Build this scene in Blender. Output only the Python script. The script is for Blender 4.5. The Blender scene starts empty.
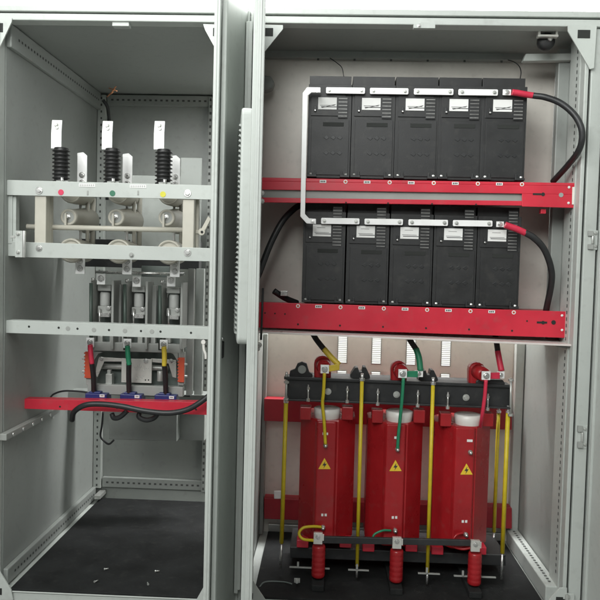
import bpy, math, random
from mathutils import Vector, Matrix
random.seed(7)
sc = bpy.context.scene
C = sc.collection
rad = math.radians

# ------------------------------------------------------------------ camera, world, lamps, exposure
F, CAMZ = 700.0, 1.25
yaw, pit, rol = rad(-2.25), rad(2.55), rad(1.46)
cy, sy, cp, sp, cr, sr = math.cos(yaw), math.sin(yaw), math.cos(pit), math.sin(pit), math.cos(rol), math.sin(rol)
MR = Matrix(((cr, -sr, 0), (sr, cr, 0), (0, 0, 1))) @ Matrix(((1, 0, 0), (0, cp, -sp), (0, sp, cp))) @ Matrix(((cy, 0, -sy), (0, 1, 0), (sy, 0, cy)))
cam_d = bpy.data.cameras.new('camera')
cam = bpy.data.objects.new('camera', cam_d)
C.objects.link(cam)
sc.camera = cam
cam_d.sensor_width = 36.0
cam_d.lens = F / 600 * 36
cam_d.clip_start, cam_d.clip_end = 0.05, 60
def _w(r): return Vector((r[0], r[2], -r[1]))
RX, DN, FW = _w(MR[0]), _w(MR[1]), _w(MR[2])
m4 = Matrix((RX, -DN, -FW)).transposed().to_4x4()
m4.translation = (0, 0, CAMZ)
cam.matrix_world = m4

def W(px, py, Y):
    d = FW + RX * ((px - 300) / F) + DN * ((py - 300) / F)
    t = Y / d.y
    return Vector((d.x * t, Y, CAMZ + d.z * t))
def M(n, Y): return n * Y / F            # pixels -> metres at depth Y

world = bpy.data.worlds.new('World')
sc.world = world
world.use_nodes = True
bg = world.node_tree.nodes['Background']
bg.inputs[0].default_value = (0.93, 1.0, 0.97, 1)
bg.inputs[1].default_value = 1.0
_n, _l = world.node_tree.nodes, world.node_tree.links           # dim room: pale ceiling, dark floor
_tc, _sp, _rp = _n.new('ShaderNodeTexCoord'), _n.new('ShaderNodeSeparateXYZ'), _n.new('ShaderNodeValToRGB')
_l.new(_tc.outputs['Generated'], _sp.inputs[0]); _l.new(_sp.outputs['Z'], _rp.inputs[0]); _l.new(_rp.outputs[0], bg.inputs[0])
_rp.color_ramp.elements[0].position, _rp.color_ramp.elements[0].color = 0.0, (0.07, 0.073, 0.07, 1)
_rp.color_ramp.elements[1].position, _rp.color_ramp.elements[1].color = 0.5, (0.29, 0.30, 0.295, 1)

def area(name, loc, target, sx, sz, power, col=(1, 1, 1)):
    l = bpy.data.lights.new(name, 'AREA')
    l.shape = 'RECTANGLE'
    l.size, l.size_y, l.energy, l.color = sx, sz, power, col
    o = bpy.data.objects.new(name, l)
    C.objects.link(o)
    o.location = loc
    o.rotation_euler = (Vector(target) - Vector(loc)).to_track_quat('-Z', 'Y').to_euler()
    return o
area('ceiling_lamp', (-1.0, -0.7, 2.85), (0.1, 2.6, 1.6), 2.6, 1.3, 95, (0.98, 1.0, 0.98))
area('ceiling_lamp', (-0.75, 1.35, 2.95), (0.2, 2.5, 1.7), 1.8, 0.5, 22, (0.98, 1.0, 0.98))
area('rear_fill', (0, 3.35, 3.2), (0, 3.75, 1.2), 4.0, 0.4, 300)  # unseen fill added behind the cabinets to brighten the wall and vent openings

sc.view_settings.view_transform = 'Standard'
sc.view_settings.look = 'None'
sc.view_settings.exposure = 0.15
sc.view_settings.gamma = 1.0
sc.cycles.max_bounces = 8
sc.cycles.use_denoising = True

# ------------------------------------------------------------------ materials
def srgb(r, g, b):
    f = lambda c: (c / 255 / 12.92) if c / 255 <= 0.04045 else ((c / 255 + 0.055) / 1.055) ** 2.4
    return (f(r), f(g), f(b), 1)
def mat(name, col, rough=0.5, metal=0.0, var=0.12, scale=9.0, bump=0.0, bscale=120.0, stretch=None, spec=0.5, rvar=0.12, dirt=0.0):
    m = bpy.data.materials.new(name)
    m.use_nodes = True
    nt = m.node_tree
    N, L = nt.nodes, nt.links
    b = N['Principled BSDF']
    tc = N.new('ShaderNodeTexCoord')
    src = tc.outputs['Object']
    if stretch:
        mp = N.new('ShaderNodeMapping')
        mp.inputs['Scale'].default_value = stretch
        L.new(src, mp.inputs['Vector'])
        src = mp.outputs['Vector']
    oi = N.new('ShaderNodeObjectInfo'); sm = N.new('ShaderNodeVectorMath'); sm.operation = 'MULTIPLY_ADD'
    sm.inputs[1].default_value = (7.3, 5.1, 9.7)
    L.new(oi.outputs['Random'], sm.inputs[0]); L.new(src, sm.inputs[2]); src = sm.outputs[0]
    nz = N.new('ShaderNodeTexNoise')
    nz.inputs['Scale'].default_value = scale
    nz.inputs['Detail'].default_value = 6
    nz.inputs['Roughness'].default_value = 0.6
    L.new(src, nz.inputs['Vector'])
    cr_ = N.new('ShaderNodeValToRGB')
    cr_.color_ramp.elements[0].position = 0.3
    cr_.color_ramp.elements[1].position = 0.72
    c0 = tuple(max(0, c * (1 - var)) for c in col[:3]) + (1,)
    c1 = tuple(min(1, c * (1 + var)) for c in col[:3]) + (1,)
    cr_.color_ramp.elements[0].color = c0
    cr_.color_ramp.elements[1].color = c1
    L.new(nz.outputs['Fac'], cr_.inputs['Fac'])
    out = cr_.outputs['Color']
    if dirt:
        n2 = N.new('ShaderNodeTexNoise')
        n2.inputs['Scale'].default_value = 34
        n2.inputs['Detail'].default_value = 8
        L.new(src, n2.inputs['Vector'])
        r2 = N.new('ShaderNodeValToRGB')
        r2.color_ramp.elements[0].position = 0.56
        r2.color_ramp.elements[1].position = 0.78
        L.new(n2.outputs['Fac'], r2.inputs['Fac'])
        mu = N.new('ShaderNodeMath')
        mu.operation = 'MULTIPLY'
        mu.inputs[1].default_value = dirt
        L.new(r2.outputs['Color'], mu.inputs[0])
        mx = N.new('ShaderNodeMixRGB')
        mx.inputs[2].default_value = (0.16, 0.15, 0.13, 1)
        L.new(mu.outputs[0], mx.inputs[0])
        L.new(out, mx.inputs[1])
        out = mx.outputs[0]
    L.new(out, b.inputs['Base Color'])
    mr = N.new('ShaderNodeMapRange')
    mr.inputs['To Min'].default_value = max(0.02, rough - rvar)
    mr.inputs['To Max'].default_value = min(1, rough + rvar)
    L.new(nz.outputs['Fac'], mr.inputs['Value'])
    L.new(mr.outputs['Result'], b.inputs['Roughness'])
    b.inputs['Metallic'].default_value = metal
    b.inputs['Specular IOR Level'].default_value = spec
    if bump:
        nb = N.new('ShaderNodeTexNoise')
        nb.inputs['Scale'].default_value = bscale
        nb.inputs['Detail'].default_value = 4
        L.new(tc.outputs['Object'], nb.inputs['Vector'])
        bp = N.new('ShaderNodeBump')
        bp.inputs['Strength'].default_value = bump
        bp.inputs['Distance'].default_value = 0.002
        L.new(nb.outputs['Fac'], bp.inputs['Height'])
        L.new(bp.outputs['Normal'], b.inputs['Normal'])
    return m
GREY = mat('grey_powder_paint', (0.50, 0.53, 0.50, 1), 0.45, var=0.06, scale=3, bump=0.14, bscale=260, dirt=0.17, rvar=0.18)
DIMWALL = mat('dimmed_panel_grey', (0.325, 0.345, 0.325, 1), 0.42, var=0.08, scale=2.2, bump=0.14, bscale=180, dirt=0.22, rvar=0.2)  # panel grey, darkened so the dim interior is part of the colour
BACKP = mat('warm_galvanised_panel', (0.80, 0.765, 0.70, 1), 0.40, metal=0.05, var=0.10, scale=4, bump=0.05, dirt=0.15)
ZINC = mat('zinc_plate', (0.55, 0.56, 0.53, 1), 0.38, metal=0.55, var=0.12, scale=22)
TIN = mat('tinned_copper', (0.94, 0.94, 0.93, 1), 0.36, metal=0.12, var=0.05, scale=18)
STEEL = mat('bright_steel', (0.72, 0.72, 0.70, 1), 0.28, metal=0.85, var=0.12, scale=60)
SHINY = mat('polished_bracket', (0.78, 0.77, 0.72, 1), 0.30, metal=0.55, var=0.08, scale=14)
PUNCH = mat('punched_hole', (0.085, 0.09, 0.085, 1), 0.8, var=0.2)
SLITLIGHT = mat('vent_slit_light', (0.26, 0.26, 0.25, 1), 0.45, metal=0.2, var=0.5, scale=25)  # grey bars standing in for light showing through the module slits
DARKHOLE = mat('dark_hole', (0.02, 0.022, 0.02, 1), 0.8, var=0.1)
RED = mat('red_gloss_paint', (0.60, 0.026, 0.050, 1), 0.38, var=0.14, scale=5, bump=0.08, dirt=0.20, rvar=0.18)
RESIN = mat('red_cast_resin', (0.35, 0.013, 0.017, 1), 0.30, var=0.20, scale=5, bump=0.16, bscale=50, dirt=0.14, rvar=0.18)
PINKREFL = mat('pale_plate_red_reflection', (0.72, 0.66, 0.63, 1), 0.30, metal=0.0, var=0.06)  # pale metal with the reflected shelf red mixed into its colour
SHADERED = mat('shaded_red_rail', (0.33, 0.015, 0.026, 1), 0.5, var=0.12)  # same red as the shelves, darkened to carry the shade behind the transformer
BLACKP = mat('black_moulded_plastic', (0.020, 0.0205, 0.021, 1), 0.46, var=0.25, scale=12, bump=0.18, bscale=420, dirt=0.12)
BLACKM = mat('black_enamel_steel', (0.024, 0.025, 0.026, 1), 0.45, var=0.25, scale=14, bump=0.08, dirt=0.15)
MATB = mat('black_rubber_mat', (0.014, 0.015, 0.015, 1), 0.75, var=0.5, scale=7, bump=0.5, bscale=220, dirt=0.10, spec=0.3)
RUBBER = mat('black_cable_rubber', (0.022, 0.023, 0.024, 1), 0.42, var=0.2, scale=30)
RIBB = mat('black_silicone', (0.018, 0.018, 0.018, 1), 0.42, var=0.2)
SLRED = mat('red_heat_shrink', (0.62, 0.03, 0.07, 1), 0.42, var=0.10, scale=40)
SLYEL = mat('yellow_heat_shrink', (0.68, 0.50, 0.05, 1), 0.42, var=0.10, scale=40)
SLGRN = mat('green_heat_shrink', (0.02, 0.22, 0.11, 1), 0.42, var=0.10, scale=40)
MAGENTA = mat('crimson_wire', (0.38, 0.015, 0.06, 1), 0.4)
YROD = mat('yellow_fibreglass', (0.62, 0.48, 0.02, 1), 0.42, var=0.12, scale=30)
ORANGE = mat('orange_plastic', (0.55, 0.075, 0.03, 1), 0.45, var=0.08)
BLUE = mat('blue_plastic', (0.020, 0.030, 0.16, 1), 0.40, var=0.15)
BEIGE = mat('beige_resin', (0.52, 0.50, 0.43, 1), 0.42, var=0.08, scale=10)
WHITEC = mat('white_insulator', (0.72, 0.70, 0.66, 1), 0.35, var=0.06)
PAPER = mat('paper_label', (0.80, 0.80, 0.78, 1), 0.7, var=0.03)
INK = mat('label_ink', (0.05, 0.05, 0.05, 1), 0.7, var=0.1)
STICK = mat('yellow_sticker', (0.85, 0.58, 0.04, 1), 0.5, var=0.04)
GRNDOT = mat('green_dot', (0.03, 0.16, 0.09, 1), 0.5)
REDDOT = mat('red_dot', (0.62, 0.04, 0.10, 1), 0.5)
YELDOT = mat('yellow_dot', (0.62, 0.58, 0.05, 1), 0.5)
COPPER = mat('bare_copper', (0.75, 0.36, 0.20, 1), 0.3, metal=0.9)
POLE = mat('grey_green_moulding', (0.16, 0.19, 0.175, 1), 0.5, var=0.12)
BOTTLE = mat('pale_grey_bottle', (0.50, 0.51, 0.49, 1), 0.4, var=0.08)
GREENC = mat('dark_green_column', (0.06, 0.085, 0.07, 1), 0.45, var=0.15)
CONTB = mat('contactor_frame_paint', (0.34, 0.35, 0.33, 1), 0.45, var=0.08)
WALLW = mat('white_room_wall', (0.85, 0.85, 0.84, 1), 0.8, var=0.02)
FLOORM = mat('room_floor_screed', (0.26, 0.26, 0.25, 1), 0.7, var=0.12, scale=3)

# ------------------------------------------------------------------ mesh builder
class MB:
    def __init__(s): s.v, s.f, s.m, s.s = [], [], [], []
    def add(s, vs, fs, m=0, smooth=False):
        o = len(s.v)
        s.v += [Vector(v) for v in vs]
        for f in fs:
            s.f.append([o + i for i in f]); s.m.append(m); s.s.append(smooth)
        return s
    def hexa(s, q, Y, d, m=0):               # four picture corners tl,tr,br,bl at depth Y, thickness d
        a = [W(x, y, Y) for x, y in q]
        b = [p + Vector((0, d, 0)) for p in a]
        return s.add(a + b, [(3, 2, 1, 0), (4, 5, 6, 7), (0, 1, 5, 4), (1, 2, 6, 5), (2, 3, 7, 6), (3, 0, 4, 7)], m)
    def rect(s, x0, y0, x1, y1, Y, d, m=0):  # upright box
        c = W((x0 + x1) / 2, (y0 + y1) / 2, Y)
        w, h = M(x1 - x0, Y), M(y1 - y0, Y)
        return s.box((c.x, Y + d / 2, c.z), (w, d, h), m)
    def box(s, c, sz, m=0, R=None):
        hx, hy, hz = sz[0] / 2, sz[1] / 2, sz[2] / 2
        vs = [Vector((x, y, z)) for x in (-hx, hx) for y in (-hy, hy) for z in (-hz, hz)]
        if R: vs = [R @ v for v in vs]
        vs = [v + Vector(c) for v in vs]
        return s.add(vs, [(0, 1, 3, 2), (4, 6, 7, 5), (0, 4, 5, 1), (2, 3, 7, 6), (0, 2, 6, 4), (1, 5, 7, 3)], m)
    def prism(s, pts, off, m=0, smooth=False):   # pts: world polygon, off: extrusion
        n = len(pts)
        a = [Vector(p) for p in pts]
        b = [p + Vector(off) for p in a]
        fs = [tuple(range(n)), tuple(range(2 * n - 1, n - 1, -1))]
        s.add(a + b, fs, m)
        o = len(s.v) - 2 * n
        for i in range(n):
            j = (i + 1) % n
            s.f.append([o + j, o + i, o + n + i, o + n + j]); s.m.append(m); s.s.append(smooth)
        return s
    def poly(s, px, Y, d, m=0): return s.prism([W(x, y, Y) for x, y in px], (0, d, 0), m)
    def lathe(s, c, ax, prof, n=20, m=0, smooth=True):   # prof: (r, h) along axis ax from c
        ax = Vector(ax).normalized()
        u = ax.orthogonal().normalized()
        w = ax.cross(u)
        c = Vector(c)
        vs, fs = [], []
        for r, h in prof:
            for k in range(n):
                a = 2 * math.pi * k / n
                vs.append(c + ax * h + (u * math.cos(a) + w * math.sin(a)) * r)
        for i in range(len(prof) - 1):
            for k in range(n):
                l = (k + 1) % n
                fs.append((i * n + k, i * n + l, (i + 1) * n + l, (i + 1) * n + k))
        s.add(vs, fs, m, smooth)
        o = len(s.v) - len(vs)
        for e in (0, len(prof) - 1):
            if prof[e][0] > 1e-6:
                f = [o + e * n + k for k in range(n)]
                s.f.append(f[::-1] if e == 0 else f); s.m.append(m); s.s.append(False)
        return s
    def cyl(s, c, ax, r, h, n=16, m=0): return s.lathe(c, ax, [(r, 0), (r, h)], n, m)
    def tube(s, pts, r, n=12, m=0, sub=8):
        P = [Vector(p) for p in pts]
        if len(P) > 2 and sub > 1:
            Q = [P[0] * 2 - P[1]] + P + [P[-1] * 2 - P[-2]]
            o = []
            for i in range(1, len(Q) - 2):
                for k in range(sub):
                    t = k / sub
                    a, b, c_, d = Q[i - 1], Q[i], Q[i + 1], Q[i + 2]
                    o.append(0.5 * ((2 * b) + (c_ - a) * t + (2 * a - 5 * b + 4 * c_ - d) * t * t + (3 * b - a - 3 * c_ + d) * t ** 3))
            P = o + [P[-1]]
        vs, fs = [], []
        T = (P[1] - P[0]).normalized()
        u = T.orthogonal().normalized()
        for i, p in enumerate(P):
            t = (P[min(i + 1, len(P) - 1)] - P[max(i - 1, 0)]).normalized()
            u = (u - t * u.dot(t)).normalized()
            w = t.cross(u)
            for k in range(n):
                a = 2 * math.pi * k / n
                vs.append(p + (u * math.cos(a) + w * math.sin(a)) * r)
        for i in range(len(P) - 1):
            for k in range(n):
                l = (k + 1) % n
                fs.append((i * n + k, i * n + l, (i + 1) * n + l, (i + 1) * n + k))
        s.add(vs, fs, m, True)
        o = len(s.v) - len(vs)
        s.f.append([o + k for k in range(n)][::-1]); s.m.append(m); s.s.append(False)
        e = o + (len(P) - 1) * n
        s.f.append([e + k for k in range(n)]); s.m.append(m); s.s.append(False)
        return s
    def bolt(s, c, r=0.006, m=0, h=0.006):    # washer + hex head facing the camera
        c = Vector(c)
        s.lathe(c, (0, -1, 0), [(r * 1.5, 0), (r * 1.5, h * 0.25)], 14, m)
        s.lathe(c, (0, -1, 0), [(r, h * 0.26), (r, h), (r * 0.55, h * 1.02)], 6, m, False)
        return s
    def pbolt(s, px, py, Y, r=0.006, m=0, h=0.006): return s.bolt(W(px, py, Y), r, m, h)
    def build(s, name, mats, parent=None, bevel=0.0, seg=2, loc=None):
        me = bpy.data.meshes.new(name)
        if not isinstance(mats, (list, tuple)): mats = [mats]
        org = Vector((0, 0, 0))
        if parent is not None:
            q = parent
            while q is not None:
                org += q.location; q = q.parent
        elif loc is not None: org = Vector(loc)
        elif s.v:
            lo = Vector([min(v[i] for v in s.v) for i in range(3)]); hi = Vector([max(v[i] for v in s.v) for i in range(3)])
            org = Vector(((lo.x + hi.x) / 2, (lo.y + hi.y) / 2, lo.z))
        me.from_pydata([v - org for v in s.v], [], s.f)
        for mt in mats: me.materials.append(mt)
        me.polygons.foreach_set('material_index', s.m)
        me.polygons.foreach_set('use_smooth', s.s)
        import bmesh
        bm = bmesh.new(); bm.from_mesh(me)
        bmesh.ops.recalc_face_normals(bm, faces=bm.faces)
        bm.to_mesh(me); bm.free()
        o = bpy.data.objects.new(name, me)
        C.objects.link(o)
        if parent is not None: o.parent = parent
        else: o.location = org
        if bevel:
            b = o.modifiers.new('bevel', 'BEVEL')
            b.width, b.segments, b.limit_method, b.angle_limit = bevel, seg, 'ANGLE', rad(50)
        return o
def tag(o, label, cat, group=None):
    o['label'] = label; o['category'] = cat
    if group: o['group'] = group
    return o
def thing(name, loc, label, cat, group=None):
    o = bpy.data.objects.new(name, None)
    o.empty_display_size = 0.05
    C.objects.link(o); o.location = loc
    return tag(o, label, cat, group)
def dup(o, parent=None):
    c = o.copy(); C.objects.link(c)
    if parent is not None: c.parent = parent
    for ch in o.children: dup(ch, c)
    return c

# ------------------------------------------------------------------ setting
YF = 2.45                                     # front plane of the cabinets
def Zat(py, Y, px=329): return W(px, py, Y).z
fl = MB().add([(-5, -3, 0), (5, -3, 0), (5, 3.8, 0), (-5, 3.8, 0)], [(0, 1, 2, 3)]).build('floor', FLOORM, loc=(0, 0, 0)); fl['kind'] = 'structure'
xs = W(573, 5, 3.75).x
wl = MB().box((xs - 2.504, 3.80, 1.9), (5, 0.1, 3.8)).box((xs + 1.504, 3.80, 1.9), (3, 0.1, 3.8)).build('wall', WALLW, bevel=0.003); wl['kind'] = 'structure'
wj = MB().box((xs, 3.83, 1.9), (0.006, 0.03, 3.8)).build('wall_joint', DARKHOLE); wj['kind'] = 'structure'

# ------------------------------------------------------------------ left cabinet
XL = W(0, 300, YF).x                          # inner face of left side panel
XM = W(243, 300, YF).x                        # line between the two cabinets
XR = W(577, 330, YF).x                        # inner face of right side panel
ZT = Zat(9, YF)                               # top of the cabinets
ZR = Zat(23, YF)                              # underside of the roofs
YBL = 3.50
ZFL = Zat(498, YBL, 150)                      # mat level, left
lc = thing('switchgear_cabinet', ((XL + XM) / 2, 2.95, 0), 'narrow light grey switchgear cabinet with open doors housing the switch and contactor', 'cabinet')
rc_ = None
T = 0.02
MB().box((XL - T / 2, (YF + 0.036 + YBL) / 2, (ZT + 0.052) / 2), (T, YBL - YF - 0.036, ZT - 0.052)).build('side_panel', DIMWALL, lc)
m = MB().box(((XL + XM) / 2, YBL + T / 2, (ZT + 0.052) / 2), (XM - XL, T, ZT - 0.052))
m.build('back_panel', DIMWALL, lc)
MB().box(((XL + XM) / 2, (YF + YBL) / 2 + 0.03, (ZT + ZR) / 2 - 0.002), (XM - XL, YBL - YF - 0.06, ZT - ZR - 0.004)).build('roof', DIMWALL, lc)
MB().box(((XL + XM) / 2, (YF + YBL) / 2 + 0.03, ZFL - 0.032), (XM - XL - 0.004, YBL - YF - 0.06, 0.05)).build('floor_pan', GREY, lc)
# perforated inner frame on the back wall and the roof/floor side rails
def holes(mb, p0, p1, n, w, h, mi=1, dirn=Vector((0, -1, 0)), lift=0.0012):
    p0, p1 = Vector(p0), Vector(p1)
    ax = (p1 - p0).normalized(); sd = ax.cross(dirn).normalized()
    for i in range(n):
        c = p0.lerp(p1, (i + 0.5) / n) + dirn * lift
        q = [c - ax * w / 2 - sd * h / 2, c + ax * w / 2 - sd * h / 2, c + ax * w / 2 + sd * h / 2, c - ax * w / 2 + sd * h / 2]
        mb.add(q, [(0, 1, 2, 3)], mi)
zt, zb = Zat(100, YBL), Zat(488, YBL, 150)
m = MB().box((XL + 0.022, YBL - 0.018, (zt + zb) / 2), (0.040, 0.032, zt - zb))
holes(m, (XL + 0.022, YBL - 0.034, zt), (XL + 0.022, YBL - 0.034, zb), 60, 0.011, 0.008)
m.build('corner_post', [GREY, PUNCH], lc, bevel=0.002)
m = MB().box((W(207, 300, YBL).x + 0.02, YBL - 0.018, (zt + zb) / 2), (0.05, 0.032, zt - zb))
holes(m, (W(208, 300, YBL).x, YBL - 0.034, zt), (W(208, 300, YBL).x, YBL - 0.034, zb), 60, 0.013, 0.009)
m.build('corner_post', [DIMWALL, PUNCH], lc, bevel=0.002)
for zz, nm in ((zt - 0.022, 'back_rail'), (zb + 0.03, 'back_rail')):
    m = MB().box(((XL + 0.045 + XM - 0.05) / 2, YBL - 0.014, zz), (XM - XL - 0.10, 0.024, 0.05))
    holes(m, (XL + 0.06, YBL - 0.026, zz), (XM - 0.1, YBL - 0.026, zz), 26, 0.012, 0.009)
    m.build(nm, [DIMWALL, PUNCH], lc, bevel=0.002)
# top and bottom side rails seen in perspective along the side wall
for z0, z1 in ((ZR - 0.003, ZR - 0.085), (ZFL + 0.06, ZFL)):
    m = MB().box((XL + 0.010, (YF + 0.034 + YBL - 0.036) / 2, (z0 + z1) / 2), (0.019, YBL - YF - 0.07, abs(z0 - z1)))
    zc = (z0 + z1) / 2
    holes(m, (XL + 0.0195, YF + 0.08, zc), (XL + 0.0195, YBL - 0.06, zc), 34, 0.012, 0.009, dirn=Vector((1, 0, 0)))
    m.build('side_rail', [DIMWALL, PUNCH], lc, bevel=0.004)
# slotted depth rail low on the side wall with bolts
a, b = W(-6, 434, 2.5), W(37, 411, 2.9)
m = MB()
zc = (a.z + b.z) / 2
m.box((XL + 0.014, 2.70, zc), (0.026, 0.5, 0.024))
for k in range(5): m.lathe((XL + 0.027, 2.5 + k * 0.085, zc), (1, 0, 0), [(0.008, 0), (0.008, 0.006)], 8, 1)
m.build('depth_rail', [CONTB, STEEL], lc, bevel=0.002)
# front frame
def front_frame(par, xa, xb, zlo, posts=True):
    m = MB()
    m.box(((xa + xb) / 2, YF + 0.02, ZT - 0.010), (xb - xa, 0.05, 0.020))
    m.box(((xa + xb) / 2, YF + 0.035, ZT - 0.024), (xb - xa, 0.05, 0.008), 1)
    m.box(((xa + xb) / 2, YF + 0.02, ZT - 0.040), (xb - xa, 0.055, 0.024))
    m.build('top_rail', [GREY, DARKHOLE], par, bevel=0.003)
    MB().box(((xa + xb) / 2, YF + 0.02, (zlo + 0.051) / 2), (xb - xa, 0.05, zlo - 0.051)).build('bottom_rail', GREY, par, bevel=0.004)
    MB().box(((xa + xb) / 2, (YF + YBL) / 2, 0.026), (xb - xa - 0.02, YBL - YF, 0.048)).build('plinth', GREY, par, bevel=0.004)
ZB = ZFL - 0.002
front_frame(lc, XL - 0.08, XM - 0.0015, ZB)
MB().box((XL - 0.046, YF + 0.0, (ZT - 0.055 + ZB) / 2), (0.090, 0.06, ZT - 0.056 - ZB)).build('front_post', GREY, lc, bevel=0.004)
MB().box((XM - 0.026, YF + 0.025, (ZT - 0.055 + ZB) / 2), (0.048, 0.06, ZT - 0.056 - ZB)).build('front_post', GREY, lc, bevel=0.004)
def gusset(par, pts, slot, Y):
    m = MB().poly(pts, Y, 0.006)
    x0, y0, x1, y1 = slot
    m.rect(x0, y0, x1, y1, Y - 0.0015, 0.001, 1)
    m.build('corner_gusset', [GREY, DARKHOLE], par, bevel=0.0015)
YG = YF - 0.012
gusset(lc, [(-26, 18), (12, 18), (11.5, 22), (-12, 72), (-26, 72)], (-8, 23, 3, 32), YG)
gusset(lc, [(203, 24), (243, 25), (242, 72), (228, 72), (205, 30)], (213, 28, 224, 36), YG)
gusset(lc, [(-26, 600), (13, 600), (11, 590), (-10, 556), (-26, 556)], (-8, 588, 2, 595), YG)
gusset(lc, [(194, 604), (232, 604), (232, 560), (222, 556), (203, 588)], (210, 590, 218, 597), YG)
# lid latch plate under the top rail, hinge of the absent left leaf
MB().rect(112, 21, 129, 26, YF + 0.0, 0.03).build('latch_plate', GREY, lc, bevel=0.002)
def hinge(par, px, py, Y, sgn=1, h=25):
    m = MB().rect(px - 5, py - h / 2, px + 4, py + h / 2, Y, 0.012)
    m.cyl(W(px + 4 * sgn, py + h / 2, Y - 0.004), (0, 0, 1), 0.006, M(h, Y), 12, 1)
    m.pbolt(px - 2, py - h * 0.38, Y - 0.001, 0.005, 1); m.pbolt(px - 2, py + h * 0.3, Y - 0.001, 0.005, 1)
    m.rect(px - 10, py - h * 0.30, px - 5, py - h * 0.22, Y, 0.01, 1)
    m.build('door_hinge', [GREY, ZINC], par, bevel=0.0015)
hinge(lc, 20, 244, 2.452, 1, 27)

def door(par, hx, hy, nx, ny, thick, side, z0, z1, flange=True):
    """a door leaf standing open: hinge point (hx,hy) to free edge (nx,ny)"""
    h, n = Vector((hx, hy, 0)), Vector((nx, ny, 0))
    ax = (n - h).normalized(); L = (n - h).length
    nr = Vector((-ax.y, ax.x, 0)) * side
    R = Matrix((ax, nr, Vector((0, 0, 1)))).transposed()
    c = (h + n) / 2 + nr * thick / 2
    m = MB().box((c.x, c.y, (z0 + z1) / 2), (L, thick * 0.25, z1 - z0), 0, R)
    for e in (0.004, L - 0.012):
        p = h + ax * (e + 0.004) + nr * thick * 0.5
        m.box((p.x, p.y, (z0 + z1) / 2), (0.012, thick, z1 - z0), 0, R)
    for e in (0.045, L - 0.05):
        p = h + ax * e + nr * (thick * 0.5 + 0.012)
        m.box((p.x, p.y, (z0 + z1) / 2), (0.02, 0.014, z1 - z0 - 0.1), 0, R)
    return m.build('door', GREY, par, bevel=0.003), R, h, ax, nr
# right leaf of the left cabinet, dark face towards the camera
pa, pn = W(243, 300, YF - 0.02), W(208.5, 300, 2.02)
dA, RA, hA, aA, nA = door(lc, pa.x - 0.012, pa.y, pn.x, pn.y, 0.018, 1, ZB + 0.01, ZT - 0.02)
q = W(218, 339, 2.12)
m = MB(); m.lathe((q.x + 0.004, 2.13, q.z), (1, 0, 0), [(0.006, 0), (0.006, 0.012)], 10, 1); m.box((q.x + 0.008, 2.14, q.z - 0.035), (0.014, 0.03, 0.05))
m.build('door_lock', [BLACKM, STEEL], dA, bevel=0.002)

MB().box((XL + 0.05, YBL - 0.06, ZFL + 0.03), (0.03, 0.1, 0.02)).build('floor_bracket', ZINC, lc, bevel=0.002)
m = MB(); mz = Zat(493, YBL - 0.05, 150)
m.box(((XL + XM) / 2 + 0.01, (YF - 0.004 + YBL - 0.04) / 2, ZFL + 0.002), (XM - XL - 0.07, YBL - YF - 0.036, 0.008))
o = m.build('rubber_mat', MATB, bevel=0.002); tag(o, 'black rubber mat on the floor of the narrow left cabinet with loose bolts on it', 'mat')

# ------------------------------------------------------------------ right cabinet
YBU, YBW = 2.80, 3.10                         # upper board, lower back wall
ZFR = Zat(536, YBW, 420)
rc = thing('switchgear_cabinet', ((XM + XR) / 2, 2.95, 0), 'wide light grey switchgear cabinet with open doors housing the red transformer and two red shelves', 'cabinet')
MB().box((XR + T / 2, (YF + 0.06 + YBW) / 2, (ZT + 0.052) / 2), (T, YBW - YF - 0.06, ZT - 0.052)).build('side_panel', DIMWALL, rc)
MB().box((XM + 0.012, (YF + 0.05 + YBW) / 2, (ZT + 0.052) / 2), (0.018, YBW - YF - 0.06, ZT - 0.052)).build('side_panel', DIMWALL, rc)
zsh = Zat(339, 2.8, 420)                      # level of the lower shelf plate
VS = (342.5, 376.5, 411, 446)
VROWS = [(W(400, t, YBW).z, W(400, b, YBW).z) for t, b in ((336, 364.5), (372.5, 382))]
m = MB(); zt0 = VROWS[0][0]
xe = [XM + 0.022] + [W(v + d, 350, YBW).x for v in VS for d in (-4.5, 4.5)] + [XR - 0.003]
zs_ = [zsh, VROWS[0][0], VROWS[0][1], VROWS[1][0], VROWS[1][1], 0.052]
for r_ in range(0, 5, 2):
    if zs_[r_] > zs_[r_ + 1]: m.box(((xe[0] + xe[-1]) / 2, YBW + 0.002, (zs_[r_] + zs_[r_ + 1]) / 2), (xe[-1] - xe[0], 0.004, zs_[r_] - zs_[r_ + 1]))
for zv_t, zv_b in VROWS:
    for k in range(0, len(xe), 2): m.box(((xe[k] + xe[k + 1]) / 2, YBW + 0.002, (zv_t + zv_b) / 2), (xe[k + 1] - xe[k], 0.004, zv_t - zv_b))
m.build('back_panel', BACKP, rc)
bp = MB().box(((XM + XR) / 2 + 0.01, YBU + 0.006, (zsh + 0.01 + ZR) / 2), (XR - XM - 0.025, 0.012, ZR - zsh - 0.012)).build('upper_back_board', BACKP, rc)
MB().box(((XM + XR) / 2, (YF + YBW) / 2 + 0.03, (ZT + ZR) / 2 - 0.002), (XR - XM + 0.02, YBW - YF - 0.06, ZT - ZR - 0.004)).build('roof', DIMWALL, rc)
MB().box(((XM + XR) / 2, (YF + YBW) / 2 + 0.03, ZFR - 0.022), (XR - XM - 0.05, YBW - YF - 0.06, 0.03)).build('floor_pan', GREY, rc)
front_frame(rc, XM + 0.0015, XR + 0.075, ZFR - 0.002)
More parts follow.
